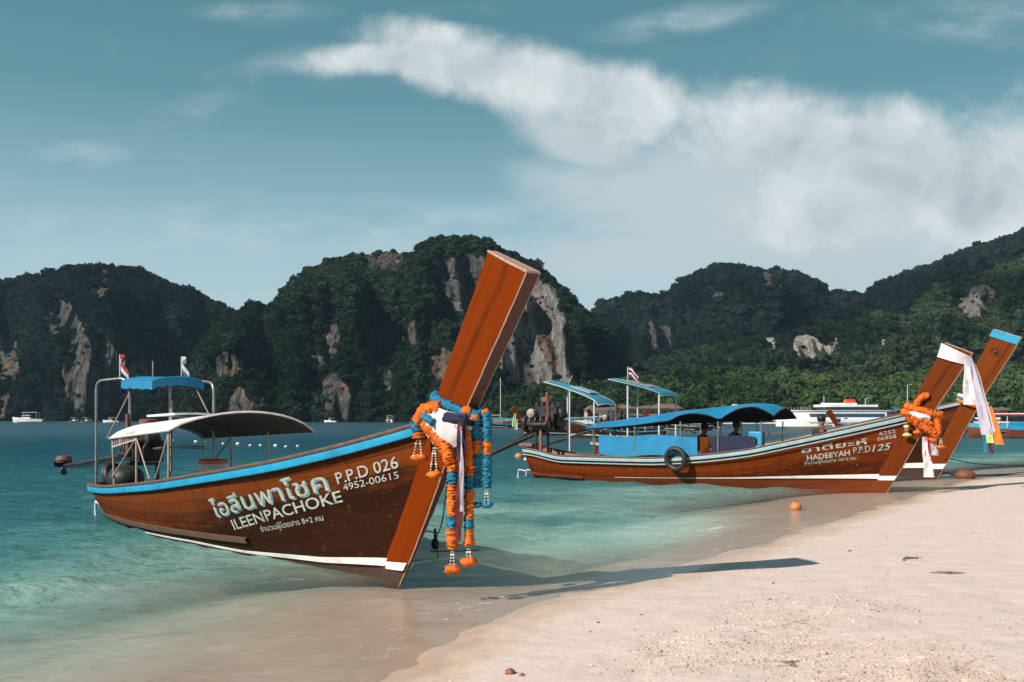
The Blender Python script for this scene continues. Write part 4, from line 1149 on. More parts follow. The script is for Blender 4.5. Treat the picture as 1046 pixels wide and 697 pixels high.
for (x, y, z, r) in ((-7.6, .3, 1.5, .05), (-7.3, .2, 1.55, .035)):
    b.tube([(x, y, .9), (x, y, z + .55)], r * .5, 6)
b.build('fishing_rods', M['pipe_tan'], near)

# --- second boat
H2 = Hull(10.2, (1.93, 3.31), [(-10.2, .89), (-10, .874), (-8.77, .70), (-7.58, .703), (-6.03, .713), (-4.75, .794), (-3.29, .973), (-2.3, 1.185), (-.71, 1.56), (.54, 1.871)], wx=(.45, .6))
RZ2 = math.atan2(-.549, .836)
second = base_boat('longtail_boat', H2, (9.17, 24.4, 0), RZ2,
    dict(hull=M['hull_red'], bottom=M['bottom_red'], stem=M['stem_red'], cap=M['cap_wood'], rail=M['pale_blue'], inner=M['deck_red'], rail_low=M['pale_blue'], splash=M['bottom_red'], stem_top=M['worn']),
    stripe=(lerp_fn([-10, -5, -3.2, -.2, .3], [.10, .19, .215, .28, .29]), lerp_fn([-10, -5, -3.2, -.2, .3], [.103, .20, .25, .385, .40])),
    seats=(-9, -7, -5.5, -3.9, -2.4), splash=(-10.1, -8.2, .10, .06))
tag(second, 'red-brown longtail boat with pale blue rails, blue wavy awning and blue side tarp', 'boat', 'longtail boats')
hull_text(H2, 'ฮาดียะห์', -1.90, .925, -.38, 1.175, .130, M['text'], second, .012, bold=.012)
hull_text(H2, 'HADEEYAH', -1.79, .740, -.79, .890, .130, M['text'], second, .012, bold=.02)
hull_text(H2, 'P.P.D', -.71, .928, -.33, .98, .16, M['text'], second, .012)
hull_text(H2, '125', -.29, .976, .13, 1.05, .16, M['text'], second, .014, shear=.25)
hull_text(H2, 'จำนวนผู้โดยสาร 10+2 คน', -1.87, .63, -.66, .785, .075, M['text'], second, .012)
hull_text(H2, '6252', -.116, 1.385, .24, 1.445, .085, M['text'], second, .012)
hull_text(H2, '06858', -.168, 1.245, .25, 1.325, .085, M['text'], second, .012)
xs_ = np.linspace(-7.95, -2.5, 48)
zn = interp(xs_, [-7.95, -6.5, -5.7, -5.35, -5.1, -4.7, -4.25, -3.95, -3.7, -3.35, -3.05, -2.75, -2.5], [1.50, 1.60, 1.70, 1.74, 1.86, 1.93, 1.88, 1.78, 1.92, 2.06, 2.09, 2.00, 1.86])
zr = interp(xs_, [-7.95, -6.5, -5.4, -4.7, -4.0, -3.3, -2.85, -2.5], [1.68, 1.84, 2.00, 2.06, 2.13, 2.19, 2.17, 2.05])
zf_ = interp(xs_, [-7.95, -5.4, -3.9, -2.5], [1.50, 1.68, 1.74, 1.80])
rows = []
for x, a, b_, c in zip(xs_, zn, zr, zf_):
    r = []
    for j in range(13):
        u = -1 + j / 6
        r.append((x, u * .90, b_ + (a - b_) * abs(u) ** 1.7 if u < 0 else b_ + (c - b_) * u ** 1.7))
    rows.append(r)
two_sided_roof('awning', rows, M['tarp'], M['canopy_dark'], M['canopy_dark'], second)
for X in (-7.7, -6.4, -5.05, -4.0, -2.85):
    for y in (-.86, .86):
        yb = math.copysign(min(.86, H2.at(X, float(H2.zsh(X)))[0] - .05), y)
        post(second, (X, yb, float(H2.zsh(X)) - .08), (X, y, 1.55 if X < -7 else 1.63 if X < -6 else 1.72), .020, M['pipe'])
b = MB(); b.sheet([[(x, -(H2.edge(.222 + (x + 7.56) / 3.0 * .285)[1] + .0) + .02, z + .03 * math.sin(x * 3)) for z in (.78, 1.05, 1.33)] for x in np.linspace(-7.56, -4.55, 16)], .012)
b.build('side_tarp', M['tarp'], second, smooth=60)
b = MB(); b.sheet([[(x, -.83, z) for z in (.86, 1.1, 1.34 + .02 * math.sin(5 * x))] for x in np.linspace(-4.2, -3.0, 8)], .02); b.build('dark_screen', M['cloth_navy'], second)
b = MB(); b.box((-4.37, -.83, 1.10), (.28, .03, .42)); b.build('wooden_panel', M['stem_red'], second, bevel=.005)
b = MB(); b.box((-3.05, -.62, 1.28), (.34, .30, .36)); b.build('blue_box', M['blue'], second, bevel=.02)
b = MB(); b.bar((-2.9, -.55, 1.38), (-1.2, -.38, 1.62), .05, .04); b.build('foredeck_rail', M['cap_wood'], second)
rows = [[(x, y, z0 + .05 * (1 - (y / .55) ** 2)) for y in np.linspace(-.55, .55, 7)] for x, z0 in ((-9.5, 2.86), (-9.0, 2.74), (-8.5, 2.58), (-8.1, 2.44), (-7.8, 2.30), (-7.7, 2.16))]
rf = two_sided_roof('engine_roof', rows, M['tarp_faded'], M['canopy_dark'], M['pipe_pale'], second)
b = MB(); b.sheet([[(-8.75, y, 2.68 + .05) for y in (-.3, .3)], [(-8.1, y, 2.49 + .04) for y in (-.3, .3)]], .03); b.build('hatch', M['pale_blue'], rf)
for (x, y, z) in ((-8.65, -.5, 2.62), (-7.85, -.5, 2.28), (-9.3, .5, 2.78), (-7.85, .5, 2.28)):
    post(second, (x, y, .85 if x < -8 else 1.0), (x, y, z), .024, M['pipe_pale'], 'roof_frame')
for (x, y) in ((-9.45, -.4), (-9.1, .2)):
    post(second, (x, y, 2.8), (x + .14, y - .02, 3.06), .018, M['pipe_tan'], 'mast')
engine(second, (-9.75, .0, 1.66), (-11.95, .05, .60), (-7.95, -.1, 1.84), 1.45, False)
sh = MB(); sh.tube([(-9.7, 0, 1.50), (-12.0, .05, .62)], .07, 8); sh.build('shaft_casing', M['engine'], second, smooth=60)
b = MB(); b.box((-10.2, -.2, 1.02), (.45, .5, .08)); b.bar((-9.75, -.3, .7), (-9.75, -.3, 1.5), .07, .07); b.build('stern_deck', M['deck_red'], second)

# --- third boat, behind the second
H3 = Hull(11.5, (2.27, 4.12), [(-11.5, .95), (-11, .9), (-8, .78), (-5.3, .95), (-2.5, 1.55), (.9, 2.35)], wx=(.5, .7), bs=1.08)
third = base_boat('longtail_boat', H3, (12.8, 30.0, 0), RZ2,
    dict(hull=M['hull_far'], bottom=M['bottom'], stem=M['stem_amber'], cap=M['cap_wood'], rail=M['pale_blue'], inner=M['deck'], stem_top=M['blue']),
    stripe=(lerp_fn([-10, -5, -.2, .6], [.05, .10, .27, .29]), lerp_fn([-10, -5, -.2, .6], [.055, .14, .42, .45])), seats=(-9, -7, -5, -3))
tag(third, 'tall-stemmed longtail boat with a blue-painted stem tip, behind the red-brown boat', 'boat', 'longtail boats')
b = MB()
top_ax = Vector((H3.top[0], 0, H3.top[1])).normalized()
for s_ in (-1, 1):
    b.sheet([[(H3.xf(z) - w, s_ * (.085), z + w * .386) for w in (-.01, .35, .72)] for z in (3.93, 4.05, 4.13)], .012)
b.build('stem_band', M['blue'], third)
b = MB(); b.torus((H3.xf(3.6) - .36, -.082, 3.73), .13, .010, (0, 1, 0), 24, 6); b.ball((H3.xf(3.6) - .36, -.072, 3.73), .07, 12, 1); b.build('stem_emblem', M['stem_dark'], third, smooth=60)
rows = [[(x, y, z0 + .05 * (1 - (y / .75) ** 2)) for y in np.linspace(-.75, .75, 7)] for x, z0 in ((-10.75, 3.18), (-10.2, 3.06), (-9.6, 2.92), (-9.2, 2.82), (-8.75, 2.66), (-8.7, 2.55))]
rf = two_sided_roof('engine_roof', rows, M['tarp_faded'], M['canopy_grey'], M['pale_blue'], third)
b = MB(); b.sheet([[(-10.3, y, 3.15 + .0) for y in (-.5, .45)], [(-9.25, y, 2.90) for y in (-.5, .45)]], .03); b.build('hatch', M['concrete'], rf)
for (x, y, z) in ((-10.0, -.7, 2.95), (-8.8, -.7, 2.62), (-10.3, .7, 3.05), (-8.8, .7, 2.62)):
    post(third, (x, y, .8), (x, y, z), .032, M['pipe_pale'], 'roof_frame')
flag(third, (-10.15, -.4, 3.05), .58, .38, .30, THAI(), .2, .9, .014)
two_sided_roof('awning', barrel(-8.6, -5.8, .92, lambda t: 1.62 + .08 * t, lambda t: 1.85 + .06 * t), M['tarp'], M['canopy_dark'], M['tarp'], third)
for X in (-8.4, -7.2, -5.9):
    for y in (-.9, .9): post(third, (X, y, float(H3.zsh(X)) - .1), (X, y, 1.66), .022, M['pipe'])
engine(third, (-10.9, .0, 1.62), (-14.2, .0, .7), (-9.1, 0, 1.8), 1.1, False)
# ------------------------------------------------------------------ things hung on, lying in or floating by the boats
def in_boat(boat, p):
    a = boat.rotation_euler[2]; l = boat.location
    return Vector((l.x + math.cos(a) * p[0] - math.sin(a) * p[1], l.y + math.sin(a) * p[0] + math.cos(a) * p[1], l.z + p[2]))
def hung(name, boat, base, label, cat, group=None):
    r = empty(name, in_boat(boat, base), boat.rotation_euler[2]); tag(r, label, cat, group)
    b = Vector(base)
    return r, (lambda *p: Vector(p) - b)
def resample(pts, ds):
    pts = [Vector(p) for p in pts]
    # Catmull-Rom through the points
    out = []
    for i in range(len(pts) - 1):
        p0 = pts[max(0, i - 1)]; p1 = pts[i]; p2 = pts[i + 1]; p3 = pts[min(len(pts) - 1, i + 2)]
        n = max(2, int((p2 - p1).length / ds))
        for k in range(n):
            t = k / n
            out.append(0.5 * ((2 * p1) + (p2 - p0) * t + (2 * p0 - 5 * p1 + 4 * p2 - p3) * t * t + (3 * p1 - p0 - 3 * p2 + p3) * t ** 3))
    out.append(pts[-1]); return out
def flowers(pts, r, name, mat, parent, seed=0, ring=.030):
    P = resample(pts, .009); rr = random.Random(seed)
    tab = [[rr.uniform(.66, 1.24) for _ in range(14)] for _ in range(len(P))]
    dist = [0]
    for a, b in zip(P[:-1], P[1:]): dist.append(dist[-1] + (b - a).length)
    wob = [rr.uniform(.88, 1.12) for _ in range(len(P) // 4 + 2)]
    def nz(i, j, ph):
        return (.90 + .16 * abs(math.sin(math.pi * dist[i] / ring))) * tab[i][j] * wob[int(dist[i] / ring) % len(wob)]
    b = MB(); b.tube(P, r, 14, True, nz); return b.build(name, mat, parent, smooth=80)
def puff(c, r, name, mat, parent, seed=0, sq=.55):
    rr = random.Random(seed); b = MB(); n = 14; m = 9; vs = []
    for i in range(m):
        t = math.pi * (i + .02) / (m - 1 + .04)
        for j in range(n):
            a = 2 * math.pi * j / n; k = r * rr.uniform(.82, 1.18) * (1 + .12 * math.cos(5 * a))
            vs.append((c[0] + k * math.sin(t) * math.cos(a), c[1] + k * math.sin(t) * math.sin(a), c[2] - k * sq * math.cos(t)))
    fs = [(i * n + j, i * n + (j + 1) % n, (i + 1) * n + (j + 1) % n, (i + 1) * n + j) for i in range(m - 1) for j in range(n)]
    fs += [tuple(range(n - 1, -1, -1)), tuple((m - 1) * n + j for j in range(n))]
    b.add(vs, fs); return b.build(name, mat, parent, smooth=80)
def beads(top, z1, parent, spread=.02, r=.011):
    b = MB(); x, y, z0 = top; n = max(3, int((z0 - z1) / (r * 2.1)))
    for k in range(3):
        a = 2.1 * k
        for i in range(n):
            t = i / (n - 1); s = spread * (.35 + t)
            b.ball((x + s * math.cos(a), y + s * math.sin(a), z0 + (z1 - z0) * t), r * (1.25 if i % 4 == 2 else .8), 6)
    return b.build('bead_tassel', M['bead'], parent, smooth=80)
def ribbon(pts, w, name, mat, parent, fold=.02, seed=0, dirv=(1, 0, 0), n=5, w_end=None):
    P = resample(pts, .035); d = Vector(dirv); rr = random.Random(seed); ph = rr.uniform(0, 6)
    rows = []
    for i, p in enumerate(P):
        t = i / (len(P) - 1); ww = w + ((w_end or w) - w) * t; r = []
        for j in range(n):
            u = j / (n - 1) - .5
            off = fold * math.sin(u * 9 + ph + t * 3) + fold * .6 * math.sin(t * 11 + u * 4 + ph)
            side = d.cross(Vector((0, 0, 1)))
            r.append(p + d * u * ww + side * off)
        rows.append(r)
    b = MB(); b.sheet(rows, .006); return b.build(name, mat, parent, smooth=80)
def wrap(h, zc, slope, o, wdt=.05, b_=.12, pad=.045):
    pts = []
    xc = (h.xf(zc) + h.xb(zc)) / 2; a = (h.xf(zc) - h.xb(zc)) / 2 + pad
    for k in range(25):
        t = 2 * math.pi * k / 24
        pts.append(o(xc + a * math.cos(t), b_ * math.sin(t), zc + slope * a * math.cos(t)))
    return pts
def cloth_wrap(h, z0, slope, depth, sag, o, name, mat, parent, b_=.13, seed=0, t0=0, t1=6.2832, pad=.05):
    xc = (h.xf(z0) + h.xb(z0)) / 2; a = (h.xf(z0) - h.xb(z0)) / 2 + pad; rows = []; rr = random.Random(seed); ph = rr.uniform(0, 6)
    for i in range(33):
        t = t0 + (t1 - t0) * i / 32; c, s = math.cos(t), math.sin(t); r = []
        star = max(0.0, -s)
        dp = depth + sag * star ** 1.4
        for j in range(7):
            v = j / 6
            bul = .035 * math.sin(math.pi * v) * (1 + star) + .014 * math.sin(v * 15 + t * 2 + ph) + .010 * math.sin(t * 9 + v * 3)
            r.append(o(xc + (a + bul) * c - .15 * v * star * 0.2, (b_ + bul) * s, z0 + slope * a * c - dp * v))
        rows.append(r)
    b = MB(); b.sheet(rows, .008); return b.build(name, mat, parent, smooth=80)

# near boat: garlands
g1, o = hung('flower_garland', near, (1.3, -.1, 1.75), 'long orange garland with blue bands hanging from the nearest bow post', 'garland', 'bow garlands')
xA, yA = 1.25, -.20
flowers([o(.80, -.20, 1.74), o(.98, -.22, 1.66), o(1.16, -.22, 1.52), o(xA, yA, 1.34)], .066, 'orange_flowers', M['orange'], g1, 1)
for z0, z1, m, n_ in ((1.34, 1.27, 'orange', 'orange_flowers'), (1.27, 1.15, 'blue_flower', 'blue_flowers'), (1.15, .84, 'orange', 'orange_flowers'), (.84, .72, 'blue_flower', 'blue_flowers'), (.72, .52, 'orange', 'orange_flowers')):
    flowers([o(xA + .01, yA, z0), o(xA + .015, yA, (z0 + z1) / 2), o(xA + .02, yA, z1)], .054 if m == 'orange' else .058, n_, M[m], g1, int(z0 * 100))
beads(o(xA + .02, yA, .52), -1.75 + .34, g1); puff(o(xA + .02, yA, .315), .085, 'orange_puff', M['orange'], g1, 3)
xB, yB = 1.43, -.12
flowers([o(1.30, -.14, 1.78), o(1.40, -.14, 1.62), o(xB, yB, 1.3)], .054, 'orange_flowers', M['orange'], g1, 5)
for z0, z1, m, n_ in ((1.3, 1.24, 'orange', 'orange_flowers'), (1.24, 1.11, 'blue_flower', 'blue_flowers'), (1.11, .82, 'orange', 'orange_flowers'), (.82, .72, 'blue_flower', 'blue_flowers'), (.72, .56, 'orange', 'orange_flowers')):
    flowers([o(xB, yB, z0), o(xB, yB, (z0 + z1) / 2), o(xB, yB, z1)], .048, n_, M[m], g1, int(z0 * 77))
beads(o(xB, yB, .56), -1.75 + .43, g1); puff(o(xB, yB, .40), .080, 'orange_puff', M['orange'], g1, 6)
g2, o = hung('flower_garland', near, (1.42, 0, 1.85), 'blue garland strands with orange bands at the front of the nearest bow post', 'garland', 'bow garlands')
flowers(wrap(H1, 1.93, -.28, o), .046, 'blue_flowers', M['blue_flower'], g2, 8)
for dx, dy in ((0, -.035), (.07, .045)):
    X, Y = 1.43 + dx, dy
    for z0, z1, m, n_ in ((1.86, 1.58, 'blue_flower', 'blue_flowers'), (1.58, 1.45, 'orange', 'orange_flowers'), (1.45, 1.12, 'blue_flower', 'blue_flowers')):
        flowers([o(X, Y, z0), o(X + .005, Y, (z0 + z1) / 2), o(X, Y, z1)], .046, n_, M[m], g2, int(z0 * 91 + dx * 100))
    beads(o(X, Y, 1.12), -1.85 + .97, g2); puff(o(X, Y, .95), .060, 'blue_puff', M['blue_flower'], g2, 9, .45)
for p in ((1.36, -.09, 1.87), (1.42, -.05, 1.80), (1.46, .06, 1.84)): puff(o(*p), .055, 'orange_puff', M['orange'], g2, int(p[0] * 100), .9)
g3, o = hung('flower_garland', near, (.8, -.2, 1.8), 'short orange garland with white bead tassels on the blue rail end', 'garland', 'bow garlands')
flowers([o(1.02, -.15, 1.90), o(.88, -.20, 1.90), o(.76, -.22, 1.84), o(.70, -.24, 1.76)], .062, 'orange_flowers', M['orange'], g3, 11)
flowers([o(.70, -.24, 1.76), o(.71, -.25, 1.71), o(.73, -.25, 1.65)], .060, 'blue_flowers', M['blue_flower'], g3, 12)
flowers([o(.73, -.25, 1.65), o(.74, -.25, 1.60)], .060, 'orange_flowers', M['orange'], g3, 13)
beads(o(.75, -.25, 1.60), -1.8 + 1.42, g3, .04); puff(o(.75, -.25, 1.395), .090, 'orange_puff', M['orange'], g3, 14, .42)
beads(o(1.0, -.23, 1.50), -1.8 + 1.26, g3, .03); puff(o(1.0, -.23, 1.235), .080, 'orange_puff', M['orange'], g3, 15, .5)
s1, o = hung('bow_cloth', near, (1.1, -.1, 1.8), 'white, navy and maroon cloth sash tied round the nearest bow post', 'sash', 'bow cloths')
cloth_wrap(H1, 1.90, -.24, .10, .32, o, 'white_cloth', M['cloth_white'], s1, .20, 2)
cloth_wrap(H1, 1.885, -.16, .11, .02, o, 'navy_cloth', M['cloth_navy'], s1, .22, 3, -1.22, 1.4, .09)
ribbon([o(1.42, -.20, 1.84), o(1.44, -.21, 1.6), o(1.42, -.2, 1.38)], .13, 'navy_tail', M['cloth_navy'], s1, .03, 44, w_end=.08)
flowers([o(.90, -.29, 1.83), o(.98, -.31, 1.80), o(1.08, -.305, 1.76)], .036, 'blue_flowers', M['blue_flower'], s1, 21)
ribbon([o(1.40, -.20, 1.74), o(1.41, -.21, 1.3), o(1.38, -.20, .95), o(1.36, -.20, .60)], .12, 'maroon_ribbon', M['cloth_maroon'], s1, .02, 4)
ribbon([o(1.44, -.22, 1.72), o(1.46, -.23, 1.3), o(1.44, -.22, .9)], .035, 'lilac_ribbon', M['cloth_lilac'], s1, .012, 5)
ribbon([o(1.20, -.15, 1.3), o(1.17, -.14, .9), o(1.16, -.14, .68)], .07, 'maroon_ribbon', M['cloth_maroon'], s1, .015, 6)

# second boat
g4, o = hung('flower_garland', second, (.8, -.1, 1.9), 'bushy orange garland bunched round the bow post of the red-brown boat', 'garland', 'bow garlands')
flowers(wrap(H2, 1.98, -.30, o, b_=.16, pad=.06), .085, 'orange_flowers', M['orange'], g4, 31)
flowers(wrap(H2, 1.80, -.45, o, b_=.18, pad=.05), .085, 'orange_flowers', M['orange'], g4, 32)
flowers([o(.66, -.12, 2.02), o(.80, -.14, 2.25), o(.92, -.12, 2.34), o(.98, -.1, 2.30)], .075, 'orange_flowers', M['orange'], g4, 33)
flowers([o(.55, -.22, 1.84), o(.80, -.26, 1.66), o(1.05, -.26, 1.52), o(1.16, -.22, 1.40), o(1.10, -.2, 1.26)], .095, 'orange_flowers', M['orange'], g4, 34)
flowers([o(1.18, -.15, 1.80), o(1.22, -.18, 1.62), o(1.20, -.2, 1.42)], .085, 'orange_flowers', M['orange'], g4, 35)
cloth_wrap(H2, 1.93, -.25, .10, .06, o, 'white_cloth', M['cloth_white'], g4, .22, 7, -2.4, -.9, .02)
beads(o(.52, -.24, 1.62), -1.9 + 1.42, g4, .03, .014); puff(o(.52, -.24, 1.60), .07, 'green_puff', M['green_puff'], g4, 36); puff(o(.53, -.24, 1.40), .10, 'green_puff', M['green_puff'], g4, 37, .4)
beads(o(.78, -.24, 1.62), -1.9 + 1.50, g4, .03, .014); puff(o(.78, -.24, 1.47), .10, 'orange_puff', M['orange'], g4, 38, .45)
beads(o(1.28, -.2, 1.32), -1.9 + 1.16, g4, .03, .014); puff(o(1.28, -.2, 1.12), .11, 'orange_puff', M['orange'], g4, 39, .4)
s2, o = hung('bow_cloth', second, (1.05, -.2, 1.3), 'red and white ribbon hanging below the bushy orange garland', 'sash', 'bow cloths')
ribbon([o(.97, -.2, 1.36), o(.98, -.2, 1.05), o(1.0, -.2, .80)], .16, 'red_ribbon', M['cloth_red'], s2, .03, 8)
ribbon([o(.93, -.23, 1.36), o(.95, -.23, 1.0), o(1.0, -.22, .75), o(1.02, -.2, .40)], .10, 'white_ribbon', M['cloth_white'], s2, .025, 9, w_end=.24)
ribbon([o(1.10, -.18, 1.36), o(1.13, -.18, 1.1), o(1.15, -.18, .92)], .16, 'lilac_ribbon', M['cloth_lilac'], s2, .03, 10)
s3, o = hung('cloth_scarf', second, (1.9, 0, 3.3), 'long white scarf trailing from the stem tip of the red-brown boat', 'scarf', 'bow cloths')
rows = []
for i in range(9):
    t = i / 8; zf = 3.06 + .20 * t
    xf, xb = H2.xf(zf), H2.xb(zf + .24 * (1 if t < 2 else 0)); r = []
    for (x, y) in ((xf, .13), (xf + .03, 0), (xf, -.11), ((xf + xb) / 2, -.125), (xb, -.09), (xb - .03, 0), (xb, .09)):
        k = (xf - x) / max(.01, xf - xb); r.append(o(x, y, zf + .26 * k * (0.75 + .45 * t) + .01 * math.sin(9 * k + 5 * t)))
    rows.append(r)
b = MB(); b.sheet(rows, .008); b.build('scarf_wrap', M['cloth_white'], s3, smooth=80)
ribbon([o(1.88, -.12, 3.22), o(1.98, -.14, 2.85), o(2.10, -.14, 2.3), o(2.28, -.14, 1.42)], .12, 'scarf_tail', M['cloth_lilac'], s3, .03, 11, w_end=.26)
ribbon([o(1.84, -.10, 3.20), o(1.86, -.16, 2.9), o(1.88, -.16, 2.5), o(1.92, -.16, 2.12)], .10, 'scarf_tail', M['cloth_white'], s3, .035, 12, w_end=.30)
ribbon([o(1.90, -.08, 3.2), o(2.06, -.10, 2.8), o(2.22, -.10, 2.1), o(2.36, -.1, 1.5)], .08, 'scarf_tail', M['cloth_white'], s3, .03, 13, w_end=.16)
t1, o = hung('tyre_fender', second, (-5.1, -1.06, .73), 'black tyre hung as a fender on the red-brown hull below the blue tarp', 'tyre')
b = MB(); b.torus(o(-5.1, -1.06, .73), .27, .072, (.10, 1, .12), 32, 10); b.build('tyre', M['black'], t1, smooth=60)
b = MB(); b.tube([o(-5.1, -1.03, .98), o(-5.09, -.98, 1.08)], .012, 6); b.build('hanging_rope', M['rope'], t1)
# third boat
s4, o = hung('bow_cloth', third, (1.2, -.1, 2.2), 'green, orange and teal ribbons tied round the tall blue-tipped stem', 'sash', 'bow cloths')
cloth_wrap(H3, 2.42, -.35, .12, .05, o, 'white_cloth', M['cloth_white'], s4, .15, 14)
cloth_wrap(H3, 2.30, -.35, .10, .04, o, 'orange_cloth', M['cloth_orange'], s4, .16, 15, -2.6, .6)
cloth_wrap(H3, 2.36, -.35, .06, .02, o, 'blue_cloth', M['cloth_teal'], s4, .175, 16, -3.0, -.8)
ribbon([o(1.30, -.2, 2.2), o(1.32, -.2, 1.6), o(1.38, -.2, .80)], .10, 'teal_ribbon', M['cloth_teal'], s4, .02, 17, w_end=.14)
ribbon([o(1.40, -.22, 2.15), o(1.44, -.22, 1.6), o(1.50, -.22, 1.08)], .11, 'green_ribbon', M['cloth_green'], s4, .02, 18, w_end=.20)
ribbon([o(1.48, -.2, 2.15), o(1.62, -.2, 1.6), o(1.74, -.2, 1.04)], .10, 'orange_ribbon', M['cloth_orange'], s4, .02, 19, w_end=.24)
ribbon([o(1.46, -.18, 1.3), o(1.50, -.18, 1.0), o(1.54, -.18, .78)], .10, 'maroon_ribbon', M['cloth_maroon'], s4, .02, 20)

# drum in the near boat
d1, o = hung('plastic_drum', near, (-5.75, .28, .34), 'white plastic drum with an orange lid inside the nearest boat', 'drum')
b = MB(); b.lathe(o(-5.75, .28, .55), [(.20, 0), (.225, .03), (.23, .25), (.225, .48), (.20, .55)], 20); b.build('drum', M['drum'], d1, smooth=40)
b = MB(); b.lathe(o(-5.75, .28, 1.10), [(.205, 0), (.225, .005), (.225, .05), (.20, .065)], 20); b.build('lid', M['lid'], d1, smooth=40)

# floats
def wpt(px, py, z=0.0):
    y = (EYE - z) * FPX / (py - 427.0); return ((px - 523.0) / FPX * y, y, z)
def buoy(p, r, mat, label, group=None, sq=.85, ring=True):
    root = empty('buoy', p); tag(root, label, 'buoy', group)
    b = MB(); b.ball((0, 0, r * .25), r, 14, sq); b.build('float', mat, root, smooth=80)
    if ring:
        c = MB(); c.torus((0, 0, r * (.25 + sq) + .012), r * .16, r * .06, (1, 0, 0), 12, 6); c.build('eye_ring', M['rope'], root, smooth=80)
    return root
buoy(wpt(813, 519), .12, M['buoy'], 'small orange float in the shallows off the red-brown bow', 'floats')
buoy(wpt(530, 467), .19, M['buoy'], 'orange float on the water left of the red-brown boat stern', 'floats')
buoy(wpt(538, 470), .13, M['buoy_pale'], 'small pale float tucked against the red-brown boat stern', 'floats')
buoy(wpt(986, 488), .30, M['buoy_brown'], 'brown float on the mooring rope right of the bow posts', 'floats', .62)
line = [(200, 450), (209, 450.5), (228, 452), (243, 452.3), (255.6, 453.8), (266, 453.8), (281.5, 454.3), (292, 455), (304, 454.6), (176, 449)]
for i, (a, b_) in enumerate(line):
    buoy(wpt(a, b_ + 1.5), .11 if i % 3 else .14, M['buoy_white'] if i % 3 == 0 else M['buoy_pale'], 'pale float of the line of floats seen beyond the grey awning', 'line of floats', .9, False)
# ropes
def rope(name, pts, r, mat, label, group=None):
    b = MB(); b.tube(resample(pts, .08), r, 6); o = b.build(name, mat, None, smooth=80); tag(o, label, 'rope', group); return o
rope('mooring_rope', [in_boat(third, (.25, -.12, .62)), Vector((14.8, 31.0, .36)), Vector((17.6, 32.8, .34)), Vector((22.0, 35.5, .7))], .016, M['rope'], 'taut dark mooring rope from the blue-tipped boat to the beach', 'mooring ropes')
rope('mooring_rope', [in_boat(third, (.05, -.12, .25)), Vector((13.6, 30.4, .05)), Vector((14.4, 31.0, .03)), Vector((16.4, 32.0, .06)), Vector((20.0, 34.0, .45))], .022, M['rope'], 'slack dark rope lying on the water by the brown float', 'mooring ropes')
p0 = in_boat(near, (.72, .16, 1.35)); w0 = Vector(wpt(446, 566))
rope('anchor_rope', [p0, p0 * .5 + w0 * .5 + Vector((0, 0, -.08)), w0 + Vector((0, 0, .22)), w0 + Vector((.02, .02, -.05))], .008, M['rope'], 'thin dark anchor rope hanging behind the nearest bow post')
f1 = MB(); f1.ball((w0.x - .02, w0.y, .14), .055, 10, 1.5); f1.tube([(w0.x - .02, w0.y, .2), (w0.x - .02, w0.y, .34)], .02, 6); fo = f1.build('rope_knot', M['black'], None, smooth=80); tag(fo, 'black knotted clump on the thin rope behind the nearest bow', 'knot')
rope('trailing_rope', [w0 + Vector((-.1, .1, .03)), w0 + Vector((.2, .05, .035)), w0 + Vector((.55, .2, .03))], .008, M['rope'], 'dark rope end trailing on the water behind the nearest bow')

